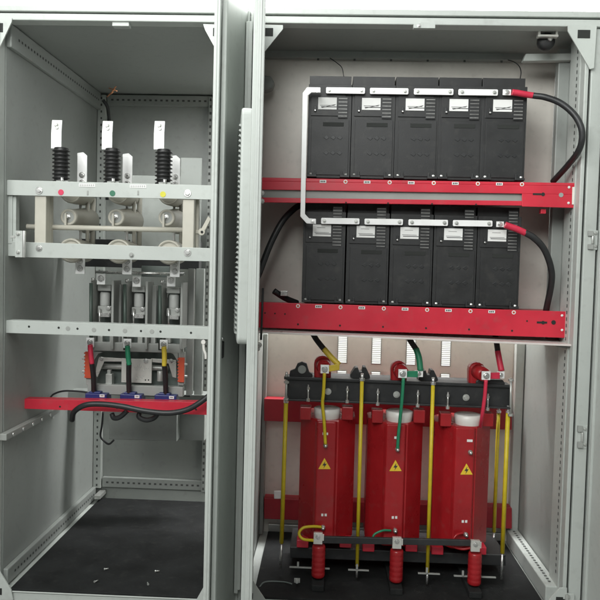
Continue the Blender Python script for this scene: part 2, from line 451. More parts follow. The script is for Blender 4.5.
# right front post in two folds with a groove, left front post
zlo = Zat(606, YF, 450)
m = MB()
zc, zh = (ZT - 0.055 + zlo) / 2, ZT - 0.056 - zlo
m.box((XR - 0.004, YF + 0.02, zc), (0.014, 0.04, zh))
m.box((XR + 0.007, YF + 0.03, zc), (0.008, 0.03, zh), 1)
m.box((XR + 0.032, YF + 0.022, zc), (0.042, 0.04, zh))
m.box((XR + 0.057, YF + 0.032, zc), (0.008, 0.03, zh), 1)
m.box((XR + 0.072, YF + 0.022, zc), (0.022, 0.04, zh))
m.build('front_post', [GREY, DARKHOLE], rc, bevel=0.003)
m = MB().box((XR - 0.008, 2.545, zc), (0.010, 0.10, zh))
holes(m, (XR - 0.013, 2.52, ZT - 0.1), (XR - 0.013, 2.52, zlo + 0.1), 80, 0.012, 0.008, dirn=Vector((-1, 0, 0)))
m.build('perforated_strip', [GREY, PUNCH], rc, bevel=0.001)
MB().box((XM + 0.028, YF + 0.025, zc), (0.05, 0.06, zh)).build('front_post', GREY, rc, bevel=0.004)
# back corner posts
xq = W(512, 400, YBW).x
m = MB().box(((xq + XR - 0.003) / 2, YBW - 0.022, (zsh - 0.02 + ZFR) / 2), (XR - 0.003 - xq, 0.04, zsh - 0.02 - ZFR)).build('corner_post', GREY, rc, bevel=0.003)
xu = W(546, 150, YBU).x
MB().box((W(560, 150, 2.66).x, 2.66, (zsh + ZR) / 2 + 0.005), (0.045, 0.03, ZR - zsh - 0.04)).build('inner_post', DIMWALL, rc, bevel=0.003)
xg = W(284, 450, YBW).x
MB().box(((XM + 0.022 + W(267, 400, YBW).x) / 2, YBW - 0.03, (zsh - 0.02 + ZFR) / 2), (W(267, 400, YBW).x - XM - 0.022, 0.056, zsh - 0.02 - ZFR)).build('corner_post', DIMWALL, rc, bevel=0.003)
# bottom side rail, bottom back rail
m = MB().box((XR - 0.028, (YF + 0.05 + YBW - 0.045) / 2, ZFR + 0.032), (0.05, YBW - YF - 0.10, 0.062))
holes(m, (XR - 0.028, YF + 0.08, ZFR + 0.063), (XR - 0.028, YBW - 0.06, ZFR + 0.063), 22, 0.012, 0.01, dirn=Vector((0, 0, 1)))
m.build('side_rail', [GREY, PUNCH], rc, bevel=0.004)
MB().box(((XM + XR) / 2, YBW - 0.012, ZFR + 0.018), (XR - XM - 0.12, 0.022, 0.034)).build('back_rail', ZINC, rc, bevel=0.002)
# beam under the roof at the back, with the lighter bracket piece
m = MB().hexa([(262, 50), (524, 52), (524, 60), (262, 57)], 2.76, 0.03)
holes(m, W(300, 59.2, 2.758), W(520, 61.8, 2.758), 6, 0.008, 0.008)
m.build('roof_beam', [DIMWALL, PUNCH], rc, bevel=0.002)
MB().hexa([(526, 53.5), (581, 53), (581, 60), (523, 61)], 2.62, 0.03).build('roof_bracket', GREY, rc, bevel=0.003)
m = MB().hexa([(410, 22), (540, 24), (540, 27), (410, 25)], 2.53, 0.02)
holes(m, W(300, 25, 2.528), W(530, 27, 2.528), 26, 0.006, 0.005)
m.build('roof_strip', [DIMWALL, PUNCH], rc, bevel=0.001)
gusset(rc, [(252, 24), (283, 25), (283, 29), (256, 62), (252, 62)], (264, 28, 273, 36), YG)
gusset(rc, [(568, 25), (597, 25), (594, 68), (590, 69), (568, 31)], (578, 30, 590, 38), YG)
gusset(rc, [(240, 604), (268, 604), (252, 580), (240, 566)], (246, 593, 253, 599), YG)
gusset(rc, [(545, 606), (567, 606), (567, 588), (560, 588), (549, 600)], (556, 597, 563, 603), YG)
m = MB().rect(414, 23.5, 435, 28, YF - 0.02, 0.02); m.pbolt(419, 25.8, YF - 0.021, 0.004, 1); m.rect(420, 22, 430, 23.5, YF - 0.02, 0.02)
m.build('latch_plate', [GREY, STEEL], rc, bevel=0.002)
def leaf_hinge(px, py, h):
    m = MB().rect(px - 5, py - h / 2, px + 3.5, py + h / 2, YF + 0.0, 0.004)
    m.rect(px - 5.5, py - h * 0.48, px - 0.5, py - h * 0.22, YF - 0.008, 0.008, 1); m.rect(px - 5.5, py + h * 0.22, px - 0.5, py + h * 0.48, YF - 0.008, 0.008, 1)
    m.cyl(W(px - 1.5, py + h * 0.2, YF - 0.004), (0, 0, 1), 0.0045, M(h * 0.4, YF), 10, 2)
    m.pbolt(px + 1.6, py - h * 0.34, YF, 0.004, 2, 0.004); m.pbolt(px + 1.6, py + h * 0.34, YF, 0.004, 2, 0.004)
    m.build('door_hinge', [GREY, CONTB, ZINC], rc, bevel=0.001)
leaf_hinge(594, 240, 19); leaf_hinge(583.5, 437, 23)
hinge(rc, 570, 606, YF - 0.012, -1, 24)
# narrow door stay rod at the left edge
m = MB().tube([W(263, 288, 2.47), W(261, 340, 2.47)], 0.004, 8, 0, 1); m.pbolt(259, 345, 2.47, 0.007, 1); m.pbolt(258, 349, 2.465, 0.005, 1)
m.pbolt(262, 193, 2.47, 0.006, 1); m.pbolt(262, 201, 2.47, 0.006, 1)
m.build('stay_rod', [BLACKM, STEEL], rc)
# door leaves of the right cabinet
pb, pn = W(250.5, 300, YF - 0.02), W(259.0, 300, 1.88)
dB, RB, hB, aB, nB = door(rc, pb.x, pb.y, pn.x, pn.y, 0.02, -1, zlo + 0.01, ZT - 0.02)
# outer face is on the left (-X): louvred vent cover
zv1, zv0 = W(245, 117, 2.1).z, W(245, 340, 2.1).z
yc = 2.10
pc = hB + aB * ((hB.y - yc) / -aB.y)
def rounded_z(w, z0, z1, r, n=6):
    pts = []
    for cx_, cz_, a0 in ((w / 2 - r, z1 - r, 0), (-w / 2 + r, z1 - r, 90), (-w / 2 + r, z0 + r, 180), (w / 2 - r, z0 + r, 270)):
        for k in range(n + 1):
            a = rad(a0 + 90 * k / n); pts.append((cx_ + r * math.cos(a), cz_ + r * math.sin(a)))
    return pts
out = nB if nB.x < 0 else -nB
m = MB()
pts = [Vector((pc.x, pc.y, 0)) + aB * u + Vector((0, 0, z)) for u, z in rounded_z(0.26, zv0, zv1, 0.02)]
m.prism(pts, out * 0.055)
vc = m.build('vent_cover', GREY, dB, bevel=0.006, seg=3)
m = MB()
nl = 42
for k in range(nl):
    z = zv0 + 0.03 + (zv1 - zv0 - 0.06) * k / nl
    m.box(tuple(Vector((pc.x, pc.y, z)) + out * 0.056), (0.18, 0.010, 0.006), 0, RB @ Matrix.Rotation(rad(25), 3, 'X'))
m.build('louvre', DIMWALL, vc)
# right leaf, only its inner edge in view
pb, pn = W(596, 300, YF - 0.02), (W(596, 300, YF).x + 0.03, 1.9)
door(rc, pb.x, pb.y, pn[0], pn[1], 0.02, 1, zlo + 0.01, ZT - 0.02)
# white vent strips in the lower back wall
for x in VS:
  for zv_t, zv_b in VROWS:
    m = MB(); xa_, xb_ = W(x - 4.6, 350, YBW).x, W(x + 4.6, 350, YBW).x
    n = max(3, round((zv_t - zv_b) / 0.0085))
    for k in range(n + 1):
        z = zv_b + (zv_t - zv_b) * k / n
        m.box(((xa_ + xb_) / 2, YBW - 0.0005, z), (xb_ - xa_, 0.004, 0.0022))
    for xx in (xa_, xb_): m.box((xx, YBW - 0.002, (zv_t + zv_b) / 2), (0.003, 0.003, zv_t - zv_b + 0.002))
    m.build('wall_vent', DIMWALL, rc)
m = MB().box(((XM + XR) / 2 + 0.0, (YF - 0.004 + YBW - 0.03) / 2, ZFR + 0.001), (XR - XM - 0.12, YBW - YF - 0.026, 0.010))
tag(m.build('rubber_mat', MATB, bevel=0.002), 'black rubber mat on the cabinet floor under the red transformer', 'mat')
# red cross rails on the back wall, their shade put into the colour
for q, lab in (([(264, 398.5), (512, 406.5), (512, 430), (264, 421)], 'shaded red cross rail on back wall behind the tops of the red coils'),
               ([(264, 498), (512, 508), (512, 529), (264, 519)], 'shaded red cross rail on back wall behind the feet of the red coils')):
    m = MB().hexa(q, 3.02, 0.06)
    m.hexa([(274, q[0][1] - 7), (283, q[0][1] - 7), (283, q[0][1] + 1), (274, q[0][1] + 1)], 3.015, 0.01, 1) if q[0][1] > 450 else None
    tag(m.build('cross_rail', [SHADERED, TIN], bevel=0.003), lab, 'rail', 'red rails behind the transformer')

# ------------------------------------------------------------------ red shelves
YS = 2.50
def tagplate(par, px, py, Y, w=6.5, h=2.8):
    m = MB()
    m.rect(px - w / 2, py - h / 2, px + w / 2, py + h / 2, Y - 0.0012, 0.001, 0)
    for k in range(3): m.rect(px - w * 0.36 + k * w * 0.26, py - h * 0.25, px - w * 0.36 + k * w * 0.26 + w * 0.17, py + h * 0.25, Y - 0.0018, 0.0005, 1)
    m.build('name_tag', [PAPER, INK], par)
def disc(m, px, py, Y, r, mi=0): m.lathe(W(px, py, Y), (0, -1, 0), [(r, -0.0005), (r, 0.0014)], 14, mi)
zz = lambda px: 178.0 + (px - 265) * 0.0145     # top edge of the upper shelf face
st = thing('equipment_shelf', tuple(W(420, 208, 2.6)), 'upper red steel shelf with a grey strip along its front face', 'shelf')
m = MB()
m.hexa([(258, 178), (577, 183), (577, 186), (258, 181)], YS, 0.004)
m.hexa([(258, 181), (577, 186), (577, 194.5), (258, 189.5)], YS, 0.004)
m.hexa([(258, 197.4), (522, 200.9), (522, 205.6), (258, 202.3)], YS, 0.004)
m.hexa([(522, 193.6), (577, 194.5), (577, 208), (522, 206.5)], YS, 0.004)
zt_, = (W(420, 180, YS).z,)
m.box(((W(258, 180, YS).x + W(577, 184, YS).x) / 2, (YS + 0.004 + 2.78) / 2, zt_ - 0.004), (W(577, 184, YS).x - W(258, 180, YS).x, 2.776 - YS, 0.005))
m.build('shelf_body', RED, st, bevel=0.0015)
MB().hexa([(258, 189.5), (522, 193.4), (522, 202.3), (258, 199)], YS + 0.012, 0.01).build('front_strip', CONTB, st)
def washer(par, px, py, Y):
    m = MB(); disc(m, px, py, Y, 0.0072, 0); disc(m, px, py, Y - 0.001, 0.004, 1); m.build('screw_cover', [PAPER, ORANGE], par)
def hole(par, px, py, Y, r, mt=DARKHOLE):
    m = MB(); disc(m, px, py, Y, r); m.build('mounting_hole', mt, par)
def keyslot(par, x0, y0, x1, y1, cx_, cy_, Y):
    m = MB().rect(x0, y0, x1, y1, Y - 0.0012, 0.001); m.lathe(W(cx_, cy_, Y), (0, -1, 0), [(0.0065, -0.0005), (0.0065, 0.0014)], 14); m.build('keyhole_slot', DARKHOLE, par)
for k in range(5):
    px = 323 + 44.1 * k; py = zz(px) + 2.6
    tagplate(st, px, py, YS)
    washer(st, px + 22.5, py + 0.3, YS)
for px, py in ((569, 187.3), (568.5, 203)): MB().pbolt(px, py, YS - 0.001, 0.003, 0, 0.003).build('screw', PAPER, st)
keyslot(st, 533, 193.2, 541, 195, 543, 194.3, YS); hole(st, 561, 195, YS, 0.008, CONTB)
for px in (346, 388, 432, 476): hole(st, px, zz(px) + 23.4, YS, 0.003)
MB().hexa([(572.5, 187), (575.8, 187), (575.3, 204.5), (572, 204.5)], YS - 0.003, 0.002).build('end_clip', BACKP, st)
MB().rect(541, 209, 546, 213.5, YS + 0.02, 0.02).build('shelf_bracket', RED, st, bevel=0.001)

YL = 2.535
zl = lambda px: 302.3 + (px - 265) * 0.030
sl = thing('equipment_shelf', tuple(W(420, 335, 2.6)), 'lower red steel shelf with a pale lip protruding above the transformer', 'shelf')
m = MB().hexa([(257, 302), (567, 311.5), (567, 338), (257, 327.5)], YL, 0.004)
zt_ = W(420, 307, YL).z
m.box(((W(257, 305, YL).x + W(567, 311, YL).x) / 2, (YL + 0.004 + 2.78) / 2, zt_ - 0.010), (W(567, 311, YL).x - W(257, 305, YL).x, 2.776 - YL, 0.005))
m.build('shelf_body', RED, sl, bevel=0.0015)
a, b = W(257, 331.2, 2.47), W(577, 344.6, 2.47)
m = MB()
p = [a, b, b + Vector((0, 0.31, 0)), a + Vector((0, 0.31, 0))]
m.prism(p, (0, 0, -0.007))
m.build('lip_plate', PINKREFL, sl, bevel=0.001)
for k in range(5):
    px = 318.5 + 43.3 * k; py = zl(px) + 2.6
    tagplate(sl, px, py, YL)
    washer(sl, px + 22, py + 0.7, YL)
washer(sl, 298, 306, YL)
for px, py in ((562, 315.5), (562, 330)): MB().pbolt(px, py, YL - 0.001, 0.003, 0, 0.003).build('screw', PAPER, sl)
keyslot(sl, 537, 321.5, 547, 323.5, 543, 322.6, YL); hole(sl, 553.5, 322.4, YL, 0.008)
for px in (298, 340, 383, 426, 469, 512): hole(sl, px, zl(px) + 21, YL, 0.0036)
for px, py in ((265, 313), (275, 313.5), (285, 314), (527, 321)): hole(sl, px, py, YL, 0.003)
MB().poly([(556, 346.5), (575, 350.5), (576, 347)], 2.50, 0.02).build('shelf_bracket', CONTB, sl)

# ------------------------------------------------------------------ black power modules
MW, MH, MD = 0.1535, 0.366, 0.24
def make_module(nslit, y0, y1, scuff):
    r = thing('power_module', (0, 0, 0), 'x', 'module', 'black power modules on the red shelves')
    m = MB()
    m.box((0, MD / 2, MH / 2 - 0.018), (MW, MD, MH - 0.036))
    m.box((0, MD / 2 + 0.012, MH - 0.018), (MW - 0.004, MD - 0.024, 0.0355))     # set back top
    # two raised front fields
    m.box((-0.006, -0.002, 0.268), (MW - 0.030, 0.004, 0.098))
    m.box((0.003, -0.002, 0.108), (MW - 0.020, 0.004, 0.196))
    # slot and two rows of pressed arrows
    m.box((0.014, -0.0046, 0.189), (0.074, 0.0015, 0.014), 1)
    for zr in (0.142, 0.088):
        for k in range(3):
            x = -0.010 + k * 0.024
            m.prism([(x - 0.010, -0.0042, zr), (x + 0.002, -0.0042, zr + 0.008), (x + 0.010, -0.0042, zr), (x + 0.002, -0.0042, zr - 0.008)], (0, -0.0014, 0), 2)
    for k in range(10):                                                          # ribs low on the side
        m.box((MW / 2 - 0.001, 0.03 + k * 0.02, 0.12), (0.004, 0.006, 0.2))
    m.build('housing', [BLACKP, DARKHOLE, RUBBER], r, bevel=0.002)
    lb = MB().box((-0.009, -0.0052, 0.262), (0.066, 0.0015, 0.042))
    lb.build('label', PAPER, r)
    l2 = MB()
    l2.box((-0.009, -0.0064, 0.255), (0.052, 0.0006, 0.0012)); l2.box((-0.004, -0.0064, 0.250), (0.056, 0.0006, 0.0022))
    l2.prism([(-0.030, -0.0062, 0.246), (0.020, -0.0062, 0.258), (0.020, -0.0062, 0.2595), (-0.030, -0.0062, 0.2475)], (0, -0.0006, 0)) if scuff else l2.box((-0.012, -0.0064, 0.272), (0.03, 0.0006, 0.001))
    l2.build('label_print', INK, r)
    v = MB().box((0.046, -0.0048, (y0 + y1) / 2), (0.034, 0.0015, y1 - y0), 0)
    for k in range(nslit):
        z = y0 + (y1 - y0) * (k + 0.5) / nslit
        v.box((0.046, -0.006, z), (0.031, 0.002, (y1 - y0) / nslit * 0.22), 1)
    v.build('vent', [BLACKP, SLITLIGHT], r)
    k = MB().box((-0.052, -0.006, 0.242), (0.008, 0.006, 0.020)); k.lathe((-0.052, -0.009, 0.236), (0, -1, 0), [(0.004, 0), (0.003, 0.003)], 8, 1)
    k.build('toggle', [RUBBER, STEEL], r, bevel=0.001)
    for s in (-1, 1):
        f = MB().box((s * (MW / 2 - 0.018), -0.008, 0.005), (0.034, 0.014, 0.008)); f.box((s * (MW / 2 - 0.030), -0.005, 0.012), (0.006, 0.008, 0.022))
        f.lathe((s * (MW / 2 - 0.014), -0.010, 0.009), (0, 0, 1), [(0.006, 0), (0.005, 0.006), (0.0, 0.0062)], 8, 1, False)
        f.build('foot', [BLACKM, STEEL], r, bevel=0.001)
    return r
pu = make_module(6, 0.212, 0.286, True)
pl_ = make_module(13, 0.205, 0.352, False)
ordn = ['leftmost', 'second from left', 'middle', 'fourth from left', 'rightmost']
YM = 2.525
for row, (pr, e0, e1, yb0, yb1, nm) in enumerate(((pu, 328, 502, 177.8, 180.8, 'upper'), (pl_, 322.5, 496.5, 302.6, 308.3, 'lower'))):
    for k in range(5):
        o = pr if k == 0 else dup(pr)
        px = e0 + (e1 - e0) * k / 4; py = yb0 + (yb1 - yb0) * k / 4
        Y = YM if row == 0 else YM + 0.03
        p = W(px, py, Y)
        o.location = p
        o['label'] = 'black power module with white label, %s on the %s red shelf' % (ordn[k], nm)
# ------------------------------------------------------------------ white link bars
def linkbar(x0, y0, x1, y1, Y, lab, half=3.0):
    a, b = W(x0, y0, Y), W(x1, y1, Y)
    r = M(half, Y)
    ax = (b - a).normalized(); up = Vector((0, 0, 1))
    c = r * 0.25
    pts = [a + up * (r - c), a + up * r + ax * c, b + up * r - ax * c, b + up * (r - c), b - up * (r - c), b - up * r - ax * c, a - up * r + ax * c, a - up * (r - c)]
    t = thing('link_bar', tuple((a + b) / 2), lab, 'busbar', 'white link bars joining the black modules')
    MB().prism(pts, (0, 0.005, 0)).build('bar', TIN, t, bevel=0.001)
    for e in (a + ax * r * 1.15, b - ax * r * 1.15):
        MB().bolt(e + Vector((0, -0.0004, 0)), 0.0045, 0, 0.006).build('bolt', ZINC, t)
    return t
pair = ['first and second', 'second and third', 'third and fourth', 'fourth and fifth']
for k, (x0, x1) in enumerate(((326, 365), (370, 408.5), (414, 453.5), (458.5, 498))):
    y = 90.2 + (x0 - 326) * 0.0135
    linkbar(x0, y, x1, y + 0.5, YM - 0.02, 'white link bar joining the %s modules of the upper row' % pair[k])
for k, (x0, x1) in enumerate(((321, 359.5), (364.5, 403), (408.5, 448), (453, 492.5))):
    y = 220.8 + (x0 - 321) * 0.017
    linkbar(x0, y, x1, y + 0.6, YM + 0.008, 'white link bar joining the %s modules of the lower row' % pair[k])
# long Z bar linking both rows on the left
YZ = 2.482
t = thing('link_bar', tuple(W(304, 155, YZ)), 'long white vertical bar joining the upper and lower module rows at the left', 'busbar', 'white link bars joining the black modules')
m = MB().poly([(307, 87), (320.5, 87.3), (320.5, 92.6), (311.5, 92.4), (307.8, 95.5), (305, 214), (309, 218.3), (316, 218.8), (316, 224), (306.6, 223.4), (300.3, 216.5), (302.5, 92.8)], YZ, 0.006)
m.build('bar', TIN, t, bevel=0.001)
for px, py in ((317, 90), (312.8, 221.2)):
    MB().pbolt(px, py, YZ - 0.0004, 0.0055).build('bolt', STEEL, t)

# ------------------------------------------------------------------ cables of the right cabinet
def cable(name, label, segs, group=None, lug=None, n=14):
    """segs: list of (part name, material, radius px at Y=2.5, [(px,py,Y)...])"""
    p0 = segs[0][3][0]
    t = thing(name, tuple(W(*segs[-1][3][-1])), label, 'cable', group)
    for nm, mt, r, pts in segs:
        MB().tube([W(*p) for p in pts], M(r, 2.5), n, 0).build(nm, mt, t)
    if lug:
        x0, y0, x1, y1, Y = lug
        m = MB().rect(x0, y0, x1, y1, Y, 0.004); m.pbolt((x0 + x1) / 2, (y0 + y1) / 2, Y - 0.0005, 0.006, 1)
        m.build('lug', [TIN, STEEL], t, bevel=0.001)
    return t
G1 = 'thick black cables of the right cabinet'
cable('power_cable', 'thick black cable with red sleeve looping right from the upper module row',
      [('sleeve', SLRED, 3.0, [(512, 92.2, 2.50), (518, 93, 2.50), (525, 94.3, 2.50), (534, 95.6, 2.50)]),
       ('cable_core', RUBBER, 3.0, [(533, 95.5, 2.50), (546, 97.5, 2.48), (562, 104, 2.44), (576, 117, 2.41), (582.2, 133, 2.40), (579, 150, 2.42), (568, 165, 2.50), (553, 181.5, 2.60)])], G1, (503, 89.5, 511, 95, YM - 0.022))
cable('power_cable', 'thick black cable with red sleeve curving down from the lower module row',
      [('sleeve', SLRED, 3.2, [(505, 224.8, 2.50), (511, 227, 2.50), (518, 229.5, 2.50), (525.5, 233, 2.50)]),
       ('cable_core', RUBBER, 3.2, [(524.5, 232.3, 2.50), (534, 238, 2.50), (544, 249, 2.51), (550.5, 266, 2.53), (551.5, 282, 2.56), (546, 311, 2.62)])], G1, (496.5, 221.5, 503.8, 227, YM + 0.006))
cable('power_cable', 'black cable with no coloured sleeve curving down from the upper shelf behind the open door',
      [('cable_core', RUBBER, 3.3, [(304, 203, 2.66), (294, 209, 2.63), (282, 222, 2.60), (270, 245, 2.58), (258, 276, 2.56), (246, 300, 2.55)])], G1)
t = cable('cable_end', 'short black cable end with steel lug at the left of the lower red shelf',
      [('cable_core', RUBBER, 3.2, [(297, 303, 2.66), (287, 299, 2.63), (280, 295, 2.61), (274, 291, 2.60)])])
MB().rect(280.5, 291, 287.5, 296, 2.59, 0.006).build('lug', STEEL, t, bevel=0.001)
YT = 2.60
cable('phase_cable', 'black cable with yellow sleeve dropping from the shelf to the left transformer terminal',
      [('cable_core', RUBBER, 3.0, [(311, 330, 2.66), (316, 339, 2.64), (325, 350.5, 2.62)]),
       ('sleeve', SLYEL, 3.1, [(324, 349, 2.622), (331, 357, 2.61), (339, 365, 2.60)])], 'phase cables dropping to the transformer')
cable('phase_cable', 'black cable with green sleeve dropping from the shelf to the middle transformer terminal',
      [('cable_core', RUBBER, 3.0, [(405, 332, 2.66), (410, 340, 2.64), (416.5, 350, 2.62)]),
       ('sleeve', SLGRN, 3.2, [(416, 348.5, 2.62), (419, 358, 2.61), (420.5, 371, 2.60)])], 'phase cables dropping to the transformer', (414.5, 370.5, 423, 377, YT - 0.005))
cable('phase_cable', 'black cable with red sleeve dropping from the shelf to the right transformer terminal',
      [('cable_core', RUBBER, 3.0, [(495, 334, 2.66), (496.5, 342, 2.64), (498, 353, 2.62)]),
       ('sleeve', SLRED, 3.1, [(497.7, 351, 2.62), (499.5, 361, 2.61), (501.5, 371, 2.60)])], 'phase cables dropping to the transformer', (497, 371.5, 504.5, 378.5, YT - 0.005))

# ------------------------------------------------------------------ transformer
tr = thing('dry_transformer', tuple(W(398, 582, 2.68)), 'red cast resin dry transformer with three coils between black clamps and yellow rods', 'transformer')
YC = 2.63
m = MB().hexa([(286, 378.5), (510, 387), (510, 408.5), (286, 400)], YC, 0.008)          # web
m.hexa([(284, 376.5), (511, 385), (511, 388), (284, 379.5)], YC - 0.012, 0.07)
m.hexa([(284, 398.8), (511, 407.3), (511, 409.3), (284, 400.8)], YC - 0.018, 0.05)
m.build('core_clamp', BLACKM, tr, bevel=0.002)
MB().hexa([(289, 376), (507, 384), (507, 400), (289, 392)], YC + 0.08, 0.12).build('core', BLACKM, tr, bevel=0.002)
m = MB().hexa([(286, 378.5 + 12), (510, 387 + 12), (510, 406), (286, 398)], YC + 0.21, 0.008).build('core_clamp', BLACKM, tr)
for px, py in ((308, 391.5), (347, 393), (377.5, 395.5), (417.5, 397), (447.5, 399), (487.5, 400.5)):
    p = W(px, py + 10, YC - 0.020)
    m = MB()
    m.cyl(p, (0, 0, 1), 0.0035, M(17, YC), 10); m.lathe(p, (0, 0, 1), [(0.007, 0.0), (0.007, 0.012)], 6, 0, False); m.lathe(p + Vector((0, 0, M(12, YC))), (0, 0, 1), [(0.006, 0), (0.006, 0.01)], 6, 0, False)
    m.build('clamp_bolt', STEEL, tr)
for px, py in ((328, 391.5), (396.5, 394.5), (466, 397.5)): MB().pbolt(px, py, YC - 0.001, 0.0085, 0, 0.008).build('clamp_bolt', ZINC, tr)
for px, py in ((301, 372.5),):
    m = MB().poly([(289, 378), (290, 371), (295, 369), (297.5, 363.5), (302, 361.8), (306.5, 363.5), (309, 372), (312, 374), (313, 378)], YC + 0.01, 0.02)
    m.lathe(W(302, 369.5, YC + 0.008), (0, 1, 0), [(0.016, -0.004), (0.016, 0.002)], 18, 1); m.build('lifting_lug', [BLACKM, DIMWALL], tr, bevel=0.002)
for px, py in ((360, 375), (428, 378)):
    m = MB()
    m.poly([(px - 10, py + 5), (px - 9, py - 1), (px - 5, py - 7), (px - 2, py - 7.5), (px - 1, py - 3), (px + 2, py - 3), (px + 3, py - 8), (px + 6, py - 7.5), (px + 10, py + 1), (px + 10, py + 5)], YC + 0.03, 0.06); m.build('core_bracket', BLACKM, tr, bevel=0.002)
for px, py in ((297, 376),):
    m = MB(); m.cyl(W(286.5, 377, YC - 0.01), (0, 0, 1), 0.005, 0.02, 8); m.build('stud', STEEL, tr)
MB().poly([(476, 387), (476, 381), (479, 379.5), (503, 380), (505, 383), (505, 387)], YC - 0.005, 0.05).build('terminal_block', BLACKM, tr, bevel=0.003)
# coils
COILS = [(325.5, 405, 327.5, 542), (397.5, 408, 393.5, 546), (466, 411.5, 462.5, 549)]
TS = [(331, 464.5), (395.5, 466.5), (466.5, 470)]
def coil_cs(w, d, n=7):                        # rounded cross-section, local x/y, front at y=0
    f_ = w * 0.19
    pts = [(f_, d), (-f_, d), (-w / 2, d * 0.70), (-w / 2, d * 0.30), (-f_, 0), (f_, 0), (w / 2, d * 0.30), (w / 2, d * 0.70)]
    return pts
YK = 2.615
for i, (xt, yt, xb, yb) in enumerate(COILS):
    a, b = W(xt, yt + 15.0, YK), W(xb, yb, YK)
    cx_ = (a.x + b.x) / 2
    w = M(56.5, YK)
    cs = coil_cs(w, 0.25)
    m = MB()
    zb_, zt2 = b.z, a.z
    prof = [(zb_, 0.985), (zb_ + 0.006, 1.0), (zt2 - 0.006, 1.0), (zt2, 0.985)]
    n = len(cs)
    vs, fs = [], []
    for z, s in prof:
        for x, y in cs: vs.append((cx_ + x * s, YK + 0.125 + (y - 0.125) * s, z))
    for j in range(3):
        for k in range(n):
            l = (k + 1) % n; fs.append((j * n + k, j * n + l, (j + 1) * n + l, (j + 1) * n + k))
    m.add(vs, fs, 0, False)
    m.add(vs[:n], [tuple(range(n))[::-1]], 0); m.add(vs[-n:], [tuple(range(n))], 0)
    body = m.build('coil', RESIN, tr, bevel=0.007, seg=4)
    # flat tap panel standing proud of the winding
    pw = M(21, YK)
    zp = (W(xb, yb - 4, YK).z, a.z - 0.004)
    px0 = cx_ - M(1.5, YK)
    MB().prism([(px0 - pw / 2 - 0.004, YK + 0.004, zp[0]), (px0 - pw / 2 + 0.006, YK - 0.012, zp[0]), (px0 + pw / 2 - 0.006, YK - 0.012, zp[0]), (px0 + pw / 2 + 0.004, YK + 0.004, zp[0])], (0, 0, zp[1] - zp[0])).build('tap_panel', RESIN, body, bevel=0.004, seg=3)
    # red spacer blocks, white collar
    for dx in (-20.0, 22.0):
        MB().rect(xt + dx - 5.6, yt + 2.0, xt + dx + 5.6, yt + 15.2, YK + 0.012, 0.05).build('spacer_block', RESIN, body, bevel=0.003)
    cc = W(xt + 1.5, yt + 16.0, YK + 0.050)
    r1 = M(13.8, YK)
    MB().lathe(cc, (0, 0, 1), [(r1 * 0.86, 0), (r1 * 0.92, 0.012), (r1 * 0.98, 0.03), (r1 * 1.0, 0.05), (r1 * 0.9, 0.053)], 28).build('insulator_collar', WHITEC, body)
    # lower red foot blocks
    for dx in (-26, 17):
        MB().rect(xb + dx - 5, yb - 2, xb + dx + 7, yb + 6, YK + 0.0, 0.05).build('foot_block', RED, body, bevel=0.003)
    # warning triangle
    sx_, sy_ = TS[i]; sx_ = (324.5, 395.5, 466.5)[i]
    Yt = YK - 0.0135
    s = MB().poly([(sx_, sy_ - 6.5), (sx_ + 6.2, sy_ + 4.6), (sx_ - 6.2, sy_ + 4.6)], Yt, 0.001)
    s.poly([(sx_ + 0.9, sy_ - 3.4), (sx_ - 2.1, sy_ + 1.0), (sx_ - 0.1, sy_ + 1.0), (sx_ - 1.0, sy_ + 3.9), (sx_ + 2.2, sy_ - 0.7), (sx_ + 0.2, sy_ - 0.7)], Yt - 0.0008, 0.0008, 1)
    s.build('warning_sticker', [STICK, INK], body)
    # tap terminals and tiny plates
    tb = ((325.5, 445.0), (397.3, 449.0), (470.0, 452))[i]
    m = MB(); m.lathe(W(tb[0], tb[1], YK - 0.012), (0, -1, 0), [(0.009, 0), (0.009, 0.008), (0.006, 0.009), (0.006, 0.020), (0, 0.021)], 10)
    m.rect(tb[0] - 3, tb[1] - 12.5, tb[0] + 2.6, tb[1] - 10, YK - 0.0135, 0.001, 1)
    lb_ = ((324, 515), (394.5, 517.5), (464.5, 521.5))[i]
    for dx in (-1.7, 1.7): m.rect(lb_[0] + dx - 1.1, lb_[1] - 1.3, lb_[0] + dx + 1.1, lb_[1] + 1.3, YK - 0.0135, 0.001, 1)
    bt = ((323, 527), (395, 530), (465.5, 534))[i]
    m.lathe(W(bt[0], bt[1], YK - 0.012), (0, -1, 0), [(0.009, 0), (0.009, 0.008), (0.006, 0.009), (0.006, 0.022), (0, 0.023)], 10)
    m.build('tap_terminal', [STEEL, PAPER], body)
